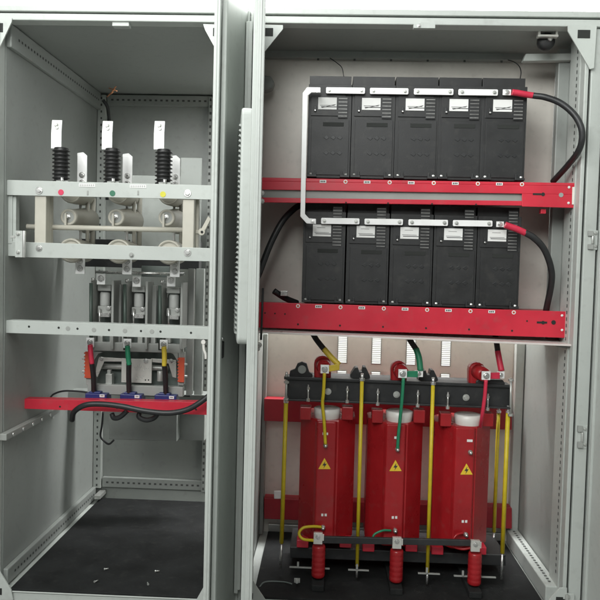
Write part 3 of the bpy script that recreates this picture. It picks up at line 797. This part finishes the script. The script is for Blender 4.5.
# upper bushings on the clamp
for i, (px, py) in enumerate(((323.5, 368), (401.5, 372.5), (485, 374.5))):
    m = MB()
    hw = (8.5, 8, 8.5)[i]
    pts = []
    x0, y1 = px - 1 - (1.5 if i != 0 else 0) - (5 if i == 2 else 0), py + 13
    for k in range(9):
        a = math.pi * k / 8; pts.append((x0 - hw * math.cos(a), py - 4 - hw * 0.95 * math.sin(a)))
    m.poly([(x0 - hw, y1)] + pts + [(x0 + hw, y1)], YC - 0.0, 0.05)
    bsh = m.build('bushing', RESIN, tr, bevel=0.012, seg=4)
    m = MB().lathe(W(x0 + 0.5, py - 3, YC + 0.01), W(px + 1.5, py + 1.5, YT - 0.012) - W(x0 + 0.5, py - 3, YC + 0.01), [(M(hw * 0.95, YC), 0), (M(7, YC), 0.02), (M(6.5, YC), 0.045)], 20)
    m.build('bushing_nose', RESIN, bsh)
    sl_ = (SLYEL, SLGRN, SLRED)[i]
    x1, y1_ = ((339.5, 366.5), (418, 374), (500, 375.5))[i]
    MB().hexa([(px + 2, py - 1.5), (x1, y1_ - 3), (x1, y1_ + 3.5), (px + 2, py + 4.5)], YT - 0.014, 0.008).build('lead', sl_, bsh, bevel=0.002)
    m = MB().rect(px - 4 + 1, py - 4 + 1, px + 5.5, py + 5.5, YT - 0.026, 0.012); m.pbolt(px + 1.3, py + 1.3, YT - 0.0265, 0.008, 1, 0.008)
    m.build('terminal_plate', [TIN, STEEL], bsh, bevel=0.0015)
# tap wires
MB().tube([W(324.5, 373, 2.575), W(323.5, 392, 2.575), W(322.5, 404, 2.585), W(324, 420, 2.59), (W(325.5, 445, 2.595))], M(1.7, 2.6), 8).build('tap_wire', YROD, tr)
MB().tube([W(403.5, 378, 2.575), W(402, 400, 2.575), W(400, 420, 2.585), W(398.5, 434, 2.59), W(397.5, 449.5, 2.595)], M(1.7, 2.6), 8).build('tap_wire', SLGRN, tr)
MB().tube([W(486, 380, 2.575), W(484.8, 396, 2.575), W(483, 410, 2.58), W(481.5, 420, 2.60), W(480.5, 428, 2.65)], M(1.9, 2.6), 8).build('tap_wire', SLRED, tr)
# tie rods
for x0, y0, x1, y1, Y, col in ((362, 381, 357, 566, YC - 0.045, 0), (433, 385, 427.3, 572, YC - 0.045, 0), (286, 403, 281.5, 543, YC - 0.012, 0), (508, 413, 502.3, 553, YC + 0.0, 0), (498.5, 413, 494, 532, YC + 0.2, 0)):
    m = MB(); a, b = W(x0, y0, Y), W(x1, y1, Y)
    m.cyl(b, a - b, M((1.9 if Y < YC - 0.03 else 2.2) if Y < 2.7 else 1.8, Y), (a - b).length, 12)
    d = (a - b).normalized()
    m.cyl(a, d, 0.0055, 0.028, 8, 1); m.lathe(a, d, [(0.010, 0.001), (0.010, 0.010)], 6, 1, False)
    m.cyl(b, -d, 0.0045, 0.045 if Y < 2.6 else 0.1, 8, 1)
    m.build('tie_rod', [YROD, STEEL], tr)
for x0, y0, x1, y1 in ((286.5, 380, 286, 400), (511, 378, 510.5, 416)):
    m = MB(); a, b = W(x0, y0, YC - 0.014), W(x1, y1, YC - 0.014)
    m.cyl(b, a - b, 0.0045, (a - b).length, 8); m.lathe(a, (0, 0, 1), [(0.010, -0.012), (0.010, -0.004)], 6, 0, False); m.lathe(b, (0, 0, 1), [(0.010, 0.0), (0.010, 0.008)], 6, 0, False)
    m.build('clamp_stud', ZINC, tr)
# neutral bar along the feet, silver clamps, red post insulators
YN = 2.535
m = MB().hexa([(321, 536.5), (480, 540.5), (480, 546.5), (321, 543.5)], YN + 0.012, 0.012)
m.build('neutral_bar', BLACKM, tr, bevel=0.002)
for px, py, xb in ((318, 539, 318), (397, 543.5, 395.8), (475.5, 546.5, 474)):
    m = MB().rect(px - 4.5, py - 6, px + 4.5, py + 5.5, YN - 0.004, 0.014); m.rect(px + 3, py - 4.5, px + 6, py + 2, YN + 0.0, 0.008); m.pbolt(px, py - 2, YN - 0.0045, 0.006, 1)
    m.build('bar_clamp', [SHINY, STEEL], tr, bevel=0.0015)
    r = M(6.9, YN); h = M(33, YN)
    c = W(xb, py + 37.5, YN + 0.02)
    pr = [(r * 0.86, 0), (r, 0.006)]
    for k in range(5): pr += [(r, h * (0.15 + k * 0.16)), (r * 0.965, h * (0.18 + k * 0.16)), (r, h * (0.21 + k * 0.16))]
    pr += [(r * 0.97, h - 0.006), (r * 0.86, h)]
    MB().lathe(c, (0, 0, 1), pr, 24).build('post_insulator', RESIN, tr)
MB().tube([W(321, 527, 2.59), W(312, 526.5, 2.575), W(303, 528, 2.565), (W(299, 533.5, 2.56)), W(303, 539, 2.555), W(314, 540.5, 2.54)], M(1.5, 2.6), 8).build('jumper_wire', YROD, tr)
MB().tube([W(391, 530.5, 2.592), W(383, 530.5, 2.58), W(375, 534, 2.575), W(372, 539, 2.57)], M(1.2, 2.6), 8).build('jumper_wire', SLGRN, tr)
MB().tube([W(463, 533, 2.592), W(456, 535.5, 2.58), W(452, 545, 2.575), W(462, 549, 2.57), W(472, 547.5, 2.56)], M(1.3, 2.6), 8).build('jumper_wire', RESIN, tr)
# base frame: lower clamp, channel and cross bars
MB().hexa([(290, 547), (506, 555), (506, 566), (290, 558)], YC + 0.02, 0.20).build('base_clamp', BLACKM, tr, bevel=0.003)
zbm = W(400, 577, YN).z
for xx, ln in ((318, 1), (395.8, 1), (474, 1)):
    c = W(xx, 577 + (xx - 318) * 0.04, YN)
    MB().box((c.x, 2.70, ZFR + 0.018), (0.046, 0.40, 0.024)).build('base_channel', MATB, tr, bevel=0.003)
for x0, x1, y in ((289, 330, 568.2), (348, 369, 570.5), (418, 440, 574), (454, 496, 577)):
    m = MB().rect(x0, y - 0.5, x1, y + 0.5, YN + 0.04, 0.008); m.rect(x0 + 8, y - 6, x0 + 10, y - 1, YN + 0.035, 0.006, 0)
    m.build('foot_plate', CONTB, tr)

# wires and small bits on the mat in front of the transformer
t = tag(MB().tube([W(259, 588, 2.52), W(263, 583, 2.54), W(270, 581.5, 2.56), W(284, 582, 2.56), W(292, 584, 2.54)], 0.0026, 8).build('earth_wire', POLE), 'thin grey wire lying on the mat left of the transformer foot', 'wire')
m = MB().rect(294, 579, 300, 583, 2.52, 0.01); m.lathe(W(297, 581, 2.52), (0, -1, 0), [(0.008, 0), (0.006, 0.01)], 8)
tag(m.build('wire_clamp', CONTB, bevel=0.001), 'small zinc clamp at the end of the grey wire on the mat', 'clamp')

# lamp / limit switch under the roof at the right
t = thing('door_switch', tuple(W(545, 45, 2.53)), 'black round door switch hung on a bright bracket under the roof', 'switch')
m = MB().rect(538.5, 25.5, 540.6, 36.5, 2.49, 0.02); m.rect(556, 25.5, 558, 36.5, 2.49, 0.02); m.rect(538.5, 34.5, 558, 36.4, 2.487, 0.02)
m.build('bracket', SHINY, t)
m = MB().lathe(W(545.5, 43, 2.56), W(546, 41, 2.52) - W(545.5, 43, 2.56), [(0.020, 0), (0.030, 0.008), (0.031, 0.03), (0.026, 0.042), (0.014, 0.046), (0, 0.047)], 20); m.build('switch_body', BLACKP, t)
m = MB().lathe(W(550, 38.8, 2.512), (0, -1, 0), [(0.009, 0), (0.008, 0.004), (0.004, 0.007), (0, 0.008)], 14); m.build('button', STEEL, t)
tag(MB().tube([W(508, 60, 2.75), W(514, 62, 2.73), W(519, 66, 2.72), W(521, 72, 2.71), W(520, 80, 2.72)], 0.002, 6).build('thin_wire', RUBBER), 'thin black wire drooping from the roof beam onto the rightmost upper module', 'wire', 'thin wires above the upper modules')
tag(MB().tube([W(330, 58, 2.75), W(337, 63, 2.73), W(342, 68, 2.72), W(344, 78, 2.72)], 0.0018, 6).build('thin_wire', RUBBER), 'thin black wire drooping from the roof beam onto the leftmost upper modules', 'wire', 'thin wires above the upper modules')
m = MB().poly([(257, 74), (271, 76), (274, 82), (272, 88), (266, 90.5), (257, 89)], 2.70, 0.05)
tag(m.build('wall_bracket', DIMWALL, bevel=0.006), 'small grey rounded bracket below the upper left gusset of the wide cabinet', 'bracket')

# ------------------------------------------------------------------ left cabinet equipment: isolating switch
YI = 2.50
sw = thing('isolating_switch', tuple(W(110, 258, 2.6)), 'grey framed three pole isolating switch with ribbed black insulators and beige drums', 'switch')
def channel(m, x0, t0, b0, x1, t1, b1, Y, d=0.05):
    m.hexa([(x0, t0), (x1, t1), (x1, b1), (x0, b0)], Y, 0.004)
    m.hexa([(x0, t0 - 0.2), (x1, t1 - 0.2), (x1, t1 + 1.0), (x0, t0 + 1.0)], Y + 0.0045, d)
m = MB(); channel(m, -14, 179.5, 194.5, 214, 185.6, 199.6, YI)
m.pbolt(39, 190.5, YI - 0.001, 0.009, 1); m.pbolt(187.5, 193.3, YI - 0.001, 0.009, 1)
for px in (87.5, 138): m.rect(px - 0.8, 190.5, px + 0.8, 195, YI - 0.002, 0.0015, 2)
m.build('beam', [GREY, STEEL, CONTB], sw, bevel=0.0015)
m = MB(); channel(m, 24, 242.2, 257.2, 214, 248.5, 261.5, YI)
m.hexa([(-14, 240.5), (24, 242), (24, 256.5), (-14, 255)], YI + 0.012, 0.03)
m.pbolt(39, 248.2, YI - 0.001, 0.008, 1); m.pbolt(187.5, 252.7, YI - 0.001, 0.009, 1); m.pbolt(131.5, 255, YI - 0.001, 0.006, 2)
m.build('beam', [GREY, STEEL, CONTB], sw, bevel=0.0015)
m = MB(); m.rect(-12, 193, 4.6, 244, YI + 0.02, 0.05); m.rect(6, 193, 12.3, 244, YI + 0.01, 0.03); m.rect(12.3, 193, 16, 244, YI + 0.016, 0.03)
m.build('end_bracket', GREY, sw, bevel=0.002)
for x0, x1, dark in ((34.3, 46.0, 0), (182.3, 194, 0)):
    m = MB().rect(x0, 192, x1, 251, YI + 0.006, 0.04); m.rect(x1, 192, x1 + 4.5, 251, YI + 0.05, 0.03)
    m.build('upright', BEIGE, sw, bevel=0.003)
# dots and rating tags
for px, py, k in ((61, 192.3, 0), (112.5, 193.3, 1), (163, 194.3, 2)):
    o = MB().lathe(W(px, py, YI), (0, -1, 0), [(M(2.9, YI), -0.0005), (M(2.9, YI), 0.0015)], 18).build('phase_dot', [REDDOT, GRNDOT, YELDOT][k], sw); o['label'] = ('red', 'dark green', 'yellow')[k] + ' phase dot'
for px, py in ((87, 185.2), (138, 186.3)):
    m = MB().rect(px - 8.3, py - 1.7, px + 8.3, py + 1.7, YI - 0.0012, 0.001)
    for k in range(8): m.rect(px - 7.2 + k * 1.9, py - 0.9, px - 6.4 + k * 1.9, py + 0.9, YI - 0.0018, 0.0005, 1)
    m.build('rating_tag', [PAPER, CONTB], sw)
for i, px in enumerate((61, 112, 163.5)):
    dy = i * 0.9
    Y = 2.60
    # ribbed insulator
    c = W(px, 183 + dy, Y); R = M(8.4, Y); h = M(35, Y)
    pr = [(R * 1.0, 0), (R * 1.0, h * 0.05)]
    nr = 8
    for k in range(nr):
        z = h * (0.06 + 0.88 * k / nr); dz = h * 0.88 / nr
        pr += [(R * 0.80, z), (R * 0.80, z + dz * 0.45), (R * 1.04, z + dz * 0.62), (R * 1.04, z + dz * 0.74), (R * 0.80, z + dz * 0.98)]
    pr += [(R * 0.85, h * 0.96), (R * 0.8, h)]
    ins = MB().lathe(c, (0, 0, 1), pr, 24).build('ribbed_insulator', RIBB, sw)
    # bent terminal blade on top
    bx = (57, 107.8, 159.8)[i]; by = (120, 121, 121)[i]
    m = MB()
    a0, a1, a2 = W(bx, by, Y + 0.02), W(bx - 0.8, by + 11.5, Y - 0.012), W(bx - 1, by + 28.5, Y - 0.012)
    hw = M(5.2, Y)
    for p, q_ in ((a0, a1), (a1, a2)):
        vs = []
        for e in (p, q_):
            for sx in (-1, 1):
                vs.append(e + Vector((sx * hw, 0, 0)))
        vs = [vs[0], vs[1], vs[3], vs[2]]
        m.prism(vs, (0, 0.005, 0))
    m.lathe(a0.lerp(a1, 0.42) + Vector((0, -0.0005, 0)), (0, -1, 0), [(0.010, 0), (0.010, 0.003), (0.007, 0.0032), (0.007, 0.010)], 6, 1, False)
    m.lathe(a0.lerp(a1, 0.7) + Vector((0.004, -0.0005, 0)), (0, -1, 0), [(0.006, 0), (0.006, 0.008)], 6, 1, False)
    m.build('terminal_blade', [TIN, ZINC], ins, bevel=0.001)
    # rear blade
    rx = (82, 127.3, 175)[i]; ry = (154, 155, 157)[i]
    m = MB().rect(rx - 4.9, ry + 1.5, rx + 4.9, 185 + dy, 2.72, 0.006); m.poly([(rx - 4.9, ry + 1.5), (rx + 4.9, ry + 1.5), (rx + 1, ry - 1.8), (rx - 4.6, ry - 1.0)], 2.722, 0.01)
    m.pbolt(rx, 175 + dy, 2.7195, 0.008, 1); m.pbolt(rx, 182.5 + dy, 2.7195, 0.008, 1)
    m.build('rear_blade', [TIN, STEEL], sw, bevel=0.001)
    m = MB().rect(px - 5, 180.5 + dy, px + 7, 183.5 + dy, YI + 0.03, 0.03); m.cyl(W(px + 1, 183 + dy, YI + 0.02), (0, 0, 1), 0.006, 0.02, 8, 1); m.build('insulator_foot', [CONTB, STEEL], ins)
    # three drums per pole
    cxm = (68.5, 116, 166.5)[i]
    yb_ = 217 + i * 0.3
    Yd = 2.60
    m = MB()
    r = M(8.2, Yd)
    m.lathe(W(cxm, yb_, Yd), (0, 1, 0), [(r * 0.72, 0.006), (r * 0.78, 0), (r, 0), (r * 1.02, 0.02), (r * 1.15, 0.06), (r * 1.7, 0.20)], 24)
    m.lathe(W(cxm, yb_, Yd + 0.005), (0, 1, 0), [(r * 0.7, 0), (r * 0.7, 0.006)], 20, 1)
    m.pbolt(cxm - 0.5, yb_ - 0.5, Yd + 0.005, 0.007, 2, 0.012)
    m.rect(cxm - 4.2, yb_ - 4, cxm - 2.2, 229, Yd - 0.012, 0.008, 0)
    m.build('drum', [BEIGE, CONTB, STEEL], sw)
    for yy, rr, Yq in ((192 + dy, 11, 2.62), (250.5 + dy, 12.5, 2.60)):
        r = M(rr, Yq)
        m = MB().lathe(W(cxm + 2, yy, Yq), (0, 1, 0), [(r * 0.80, 0.01), (r * 0.84, 0), (r * 0.97, 0), (r, 0.01), (r, 0.05), (r * 0.9, 0.16)], 30)
        m.lathe(W(cxm + 2, yy, Yq + 0.009), (0, 1, 0), [(r * 0.79, 0), (r * 0.79, 0.006)], 26, 1)
        m.build('drum', [BEIGE, BEIGE], sw)
    # contact rods behind
    m = MB()
    x3 = (80.5, 127, 174)[i]
    for dx, rr in ((0, 1.3), (7, 1.9)):
        a, b = W(x3 + dx, 200, 2.74), W(x3 + dx, 246, 2.74); m.cyl(b, a - b, M(rr, 2.74), (a - b).length, 12, 0 if dx == 0 else 1)
    m.cyl(W(x3 + 12, 246, 2.80), (0, 0, 1), M(2.6, 2.8), M(48, 2.8), 12, 1); m.build('contact_rod', [TIN, BEIGE], sw)
    # lower terminal blades under the lower beam
    lx, ly = ((80, 259), (127, 259.5), (174.8, 262))[i]
    m = MB().rect(lx - 4.8, ly - 8, lx + 4.8, ly + 15, 2.62, 0.006); m.pbolt(lx, ly + 2, 2.6195, 0.008, 1); m.pbolt(lx, ly + 9.5, 2.6195, 0.008, 1)
    m.build('lower_blade', [TIN, STEEL], sw, bevel=0.001)
a, b = W(27, 226.6, 2.575), W(186, 230.2, 2.575)
MB().cyl(a, b - a, M(2.6, 2.57), (b - a).length, 16).build('operating_rod', BEIGE, sw)
m = MB().lathe(W(202, 232, 2.55), (0, -1, 0), [(M(3.6, 2.55), 0), (M(3.6, 2.55), 0.012)], 16); m.hexa([(200.5, 230), (204.5, 231.5), (211, 219), (208, 216)], 2.545, 0.01); m.hexa([(195, 229.5), (200, 230.5), (200, 234), (195, 233.5)], 2.545, 0.01); m.lathe(W(202, 232, 2.538), (0, -1, 0), [(0.005, 0), (0.005, 0.004)], 8, 1)
m.build('crank_lever', [BEIGE, DARKHOLE], sw, bevel=0.002)
# grey back boxes behind the switch
m = MB().rect(130, 176, 200, 248, 2.98, 0.02); m.rect(180, 158, 201, 250, 2.97, 0.008)
m.build('rear_plate', GREY, sw, bevel=0.002)
m = MB().rect(78, 240, 200, 268, 3.0, 0.06); m.build('rear_plate', BLACKM, sw, bevel=0.002)
# third beam, with its holes
tb = MB(); channel(tb, -14, 319.6, 332.3, 214, 327.5, 339.6, YI)
for px, py in ((29, 326.6), (58.7, 327.7), (77.5, 328.7), (109, 330), (141, 331), (160.5, 331.6), (191, 332.8)): tb.lathe(W(px, py, YI), (0, -1, 0), [(0.0042, -0.0005), (0.0042, 0.0012)], 12, 1)
for px, py in ((68, 328.4), (94, 329.8), (125, 330.8), (152, 331.5)): tb.lathe(W(px, py, YI), (0, -1, 0), [(0.0085, -0.0005), (0.0085, 0.0012)], 14, 2)
tag(tb.build('cross_beam', [GREY, DARKHOLE, CONTB], bevel=0.0015), 'light grey cross beam with a row of small holes below the isolating switch', 'beam')

# ------------------------------------------------------------------ vacuum contactor
YV = 2.74
ct = thing('vacuum_contactor', tuple(W(135, 396, 2.85)), 'grey three pole contactor with orange side strips behind the third beam', 'contactor')
MB().rect(88, 288, 186, 352, YV + 0.10, 0.14).build('body', POLE, ct, bevel=0.004)
for i, x in enumerate((90.5, 124.5, 159.5)):
    dy = i * 1.2
    m = MB().rect(x, 280 + dy, x + 2.6, 350, YV - 0.02, 0.10); m.rect(x + 20.5, 280 + dy, x + 23, 350, YV - 0.02, 0.10)
    m.rect(x + 7, 285 + dy, x + 20.5, 291 + dy, YV + 0.01, 0.06); m.rect(x + 7, 306 + dy, x + 20.5, 314 + dy, YV + 0.01, 0.06)
    pole = m.build('pole_frame', CONTB, ct, bevel=0.002)
    a_, b_ = W(x + 0.5, 283 + dy, YV - 0.03), W(x + 0.5, 350, YV - 0.03)
    MB().cyl(b_, a_ - b_, M(1.7, YV), (a_ - b_).length, 12).build('guide_column', GREENC, pole)
    c = W(x + 14.5, 306 + dy, YV + 0.035); MB().lathe(c, (0, 0, 1), [(0.017, 0), (0.020, 0.004), (0.020, 0.05), (0.017, 0.056)], 18).build('vacuum_bottle', BOTTLE, pole)
    MB().cyl(W(x + 9, 326, YV + 0.0), (0, 0, 1), 0.004, 0.07, 8).build('pole_stud', STEEL, pole); MB().lathe(W(x + 2.5, 281 + dy, YV - 0.025), (0, 0, 1), [(0.007, 0), (0.007, 0.012)], 8).build('pole_stud', STEEL, pole); MB().rect(x + 10, 313 + dy, x + 19, 317 + dy, YV, 0.03).build('clip', STEEL, pole)
    # upper tin plates
    bx, by = ((101, 279), (136.5, 281.3), (171, 281))[i]
    m = MB().rect(bx - 4.2, by - 5, bx + 4.2, by + 5.5, YV - 0.03, 0.006); m.pbolt(bx, by - 0.5, YV - 0.0305, 0.009, 1); m.build('upper_terminal', [TIN, STEEL], pole, bevel=0.001)
    tx, ty = ((90, 342.6), (127.2, 343.6), (163.7, 344.6))[i]
    m = MB().rect(tx - 4, ty - 4.8, tx + 4, ty + 4.6, YV - 0.06, 0.006); m.pbolt(tx, ty - 0.3, YV - 0.0605, 0.008, 1); m.build('lower_terminal', [TIN, STEEL], pole, bevel=0.001)
# linkage, springs and side plates round the poles
m = MB().cyl(W(96, 272, YV + 0.06), (1, 0, 0), 0.006, 0.36, 10); m.build('linkage_shaft', STEEL, ct)
for x0, x1, y0, y1, Y_, mt in ((187, 193, 268, 396, YV + 0.10, CONTB), (195, 203, 268, 396, YV + 0.24, GREY), (114.5, 121, 284, 350, YV + 0.05, CONTB), (149, 156, 285, 350, YV + 0.05, CONTB), (141, 170, 266, 277, YV + 0.10, POLE)):
    MB().rect(x0, y0, x1, y1, Y_, 0.03).build('side_plate', mt, ct, bevel=0.002)
for px, py in ((97, 320), (131, 321), (166, 322)):
    MB().pbolt(px + 11, py - 12, YV + 0.005, 0.006, 0, 0.006).build('pole_bolt', STEEL, ct)
for px in (100, 112, 124, 140, 153, 168): MB().rect(px - 2.5, 336, px + 2.5, 343, YV + 0.02, 0.03).build('terminal_lug', ZINC, ct, bevel=0.001)
# lower frame with arched opening
m = MB()
m.rect(86, 343, 184, 352, YV, 0.03); m.rect(86, 385.5, 184, 395.5, YV, 0.03); m.rect(86, 352, 92.5, 385.5, YV, 0.03); m.rect(178, 352, 184, 385.5, YV, 0.03)
m.poly([(92.5, 352), (103, 352), (98, 354), (95.5, 358), (92.5, 362)], YV + 0.001, 0.028); m.poly([(178, 352), (168, 352), (173, 354), (175.5, 358), (178, 362)], YV + 0.001, 0.028)
m.build('frame', CONTB, ct, bevel=0.002)
MB().rect(90, 350, 180, 388, YV + 0.09, 0.03).build('inner_plate', POLE, ct)
m = MB().rect(121, 358.5, 152, 383, YV + 0.012, 0.005); m.pbolt(146, 361, YV + 0.0115, 0.007, 1)
for px in (145.5, 148.5): m.lathe(W(px, 380, YV + 0.012), (0, -1, 0), [(0.003, -0.0005), (0.003, 0.0012)], 10, 2)
m.build('cover_plate', [SHINY, STEEL, DARKHOLE], ct, bevel=0.002)
m = MB().poly([(99, 357), (122, 358.5), (122, 361.5), (104, 361.5), (97.5, 377), (95.5, 376), (96, 368)], YV + 0.018, 0.005); m.pbolt(101.5, 358.7, YV + 0.0175, 0.006, 1); m.build('bracket', [SHINY, STEEL], ct, bevel=0.001)
m = MB().poly([(151, 358.5), (176, 360), (176, 378), (172.5, 377), (168.5, 363.5), (151, 362)], YV + 0.018, 0.005); m.pbolt(171, 361, YV + 0.0175, 0.006, 1)
m.build('bracket', [SHINY, STEEL], ct, bevel=0.001)
m = MB().rect(105.5, 374, 112, 386, YV + 0.02, 0.03); m.rect(107, 370, 110.5, 375, YV + 0.03, 0.02); m.build('latch_mechanism', ZINC, ct, bevel=0.001)
m = MB().cyl(W(160, 381, YV + 0.03), (0, 0, 1), 0.012, 0.04, 12); m.cyl(W(100, 366, YV + 0.06), (1, 0, 0), 0.012, 0.28, 12)
m.build('latch_mechanism', ZINC, ct, bevel=0.001)
for x0, y0, x1, y1 in ((84.8, 351.5, 91.5, 378.5), (178.3, 357.5, 184.2, 382.5)):
    m = MB().rect(x0, y0, x1, y1, YV - 0.012, 0.011)
    for k in range(8):
        yy = y0 + (y1 - y0) * (k + 0.5) / 8; m.rect(x0 - 0.9, yy - 0.7, x0 + 0.8, yy + 0.7, YV - 0.013, 0.008)
    for k in (0.27, 0.75): m.rect(x0 - 3 if x0 < 100 else x1, y0 + (y1 - y0) * k - 1, x0 if x0 < 100 else x1 + 3, y0 + (y1 - y0) * k + 1, YV - 0.01, 0.006, 1)
    m.build('terminal_strip', [ORANGE, STEEL], ct, bevel=0.001)

# ------------------------------------------------------------------ red beam with blue current transformers and cables
YR = 2.66
m = MB()
m.hexa([(20.5, 398.8), (207, 402.4), (207, 415), (20, 408.6)], YR, 0.045)
for px in (60, 117, 196): m.lathe(W(px, 405.5 + px * 0.02, YR), (0, -1, 0), [(0.004, -0.0005), (0.004, 0.0012)], 10, 1)
tag(m.build('red_beam', [RED, DARKHOLE], bevel=0.002), 'red steel beam across the left cabinet carrying three blue current transformers', 'beam')
labs = ('red', 'green', 'yellow')
for i, (bx, tx, ty) in enumerate(((95.5, 90, 347), (130.5, 127.2, 348), (165, 163.7, 349))):
    c = W(bx, 401.5 + i * 0.8, YR - 0.012)
    t = thing('current_transformer', tuple(c), 'blue block current transformer on the red beam around the %s sleeved cable' % labs[i], 'transformer', 'blue current transformers on the red beam')
    yb0 = 402.5 + i * 0.8
    m = MB().rect(bx - 11, yb0 - 9.0, bx + 11.5, yb0 + 3, YR + 0.047, 0.06); m.rect(bx - 7, yb0 - 10.8, bx + 5, yb0 - 8.8, YR + 0.052, 0.045)
    m.build('body', BLUE, t, bevel=0.003)
    m = MB().rect(bx + 4, yb0 - 8.0, bx + 9, yb0 - 5.2, YR + 0.0455, 0.001); m.rect(bx + 5, yb0 - 7.0, bx + 8, yb0 - 6.4, YR + 0.0448, 0.0006, 1)
    m.build('label', [PAPER, INK], t)
    x1 = (94, 129.3, 166)[i]
    cable('phase_cable', 'black cable with %s sleeve dropping from the contactor into the blue block' % labs[i],
          [('sleeve', (SLRED, SLGRN, SLYEL)[i], 2.7, [(tx + 0.2, ty - 2, 2.675), (tx + 0.8, ty + 7, 2.67), (tx + (2 if i < 2 else 0.6), ty + 17, 2.67)]),
           ('cable_core', RUBBER, 2.9, [(tx + (1.8 if i < 2 else 0.6), ty + 15, 2.67), (x1 - 0.5, ty + 30, 2.70), (x1, 397 + i, 2.73)])], 'sleeved phase cables of the left cabinet')
cable('long_cable', 'long black cable draped along the red beam in front of the blue blocks',
      [('cable_core', RUBBER, 3.0, [(72, 420, 2.66), (74, 412, 2.63), (84, 405.5, 2.61), (98, 404, 2.61), (120, 406, 2.61), (145, 411, 2.61), (168, 413, 2.61), (186, 410, 2.61), (200, 402.5, 2.61), (216, 390, 2.62)])], 'black cables on the red beam')
for pts, lab in (([(112, 414, 2.68), (114, 418, 2.67), (120, 417, 2.66), (127, 411, 2.655)], 'short black cable loop hanging below the red beam under the green sleeve'),
                 ([(140, 412, 2.68), (139, 417, 2.67), (146, 420, 2.66), (154, 418, 2.655), (159, 412, 2.655)], 'black cable loop hanging below the red beam left of the yellow sleeve')):
    cable('cable_loop', lab, [('cable_core', RUBBER, 2.7, pts)], 'black cables on the red beam')
tag(MB().tube([W(50, 398, 2.9), W(54, 394, 2.9), W(64, 391, 2.9), W(80, 391.5, 2.9), W(95, 393, 2.9), W(150, 395.5, 2.9), W(190, 396, 2.9)], 0.004, 8).build('control_wire', RUBBER), 'thin black wire running level behind the red beam below the contactor', 'wire')
tag(MB().tube([W(103, 412, 2.95), W(102, 425, 2.95), W(100.5, 436, 2.95), W(104, 441, 2.95), W(109, 444, 2.94), (W(114, 440, 2.94))], 0.0045, 8).build('control_wire', RUBBER), 'thin black wire hanging below the red beam and hooking right', 'wire')
m = MB().hexa([(43, 391), (206, 395), (206, 404), (43, 398)], 3.12, 0.10); m.rect(108, 400, 178, 441, 3.10, 0.10); m.rect(178, 400, 205, 441, 3.16, 0.08)
tag(m.build('support_tray', DIMWALL, bevel=0.003), 'grey sheet metal tray and box behind the red beam carrying the contactor', 'tray')
tag(MB().tube([W(103, 100, 3.3), W(107, 106, 3.32), W(108.5, 113, 3.34), W(109, 124, 3.36), W(107, 150, 3.4), W(107, 200, 3.42)], 0.008, 10).build('control_wire', RUBBER), 'dark wire running down the back corner below the bare copper ends', 'wire')
m = MB()
for p, q_ in (((107, 97), (115, 89)), ((109, 88), (117, 91)), ((112, 91), (116, 86.5)), ((108, 96), (113, 92))):
    m.tube([W(p[0], p[1], 3.1), W(q_[0], q_[1], 3.08)], 0.0028, 6, 0, 1)
tag(m.build('copper_wire', COPPER), 'bare copper wire ends poking out at the top back corner', 'wire')
# plastic bag tie on the front post side (white hanging strip), loose bolts
m = MB().lathe(W(203.5, 342, 2.47), (0, -1, 0), [(0.008, 0), (0.008, 0.006)], 10); m.tube([W(203.5, 344, 2.47), W(204, 350, 2.47), W(205.5, 354, 2.47), W(205.8, 359, 2.47)], 0.005, 8)
tag(m.build('hanging_tie', WHITEC), 'white plastic tie hanging just below the right end of the third beam', 'tie')
spots = ((95, 581.5, 'nearest the left rail'), (105, 569, 'second from the left rail'), (148, 584, 'nearest the front sill'), (156, 571, 'closest to the centre post'), (114.5, 486, 'in the back corner'))
for px, py, lab in spots:
    zf = ZFL + 0.008
    d = W(px, py, 2.5) - Vector((0, 0, CAMZ)); tt = (zf + 0.004 - CAMZ) / d.z
    p = Vector((0, 0, CAMZ)) + d * tt
    m = MB(); R = Matrix.Rotation(random.uniform(0, 3), 3, 'Z'); ax = R @ Vector((1, 0, 0))
    m.lathe(p, ax, [(0.0042, -0.004), (0.0042, 0.0)], 6, 0, False); m.lathe(p, ax, [(0.0024, 0), (0.0024, 0.013)], 8)
    tag(m.build('loose_bolt', ZINC), 'small loose bolt on the left cabinet floor, %s' % lab, 'bolt', 'loose bolts on the left mat')
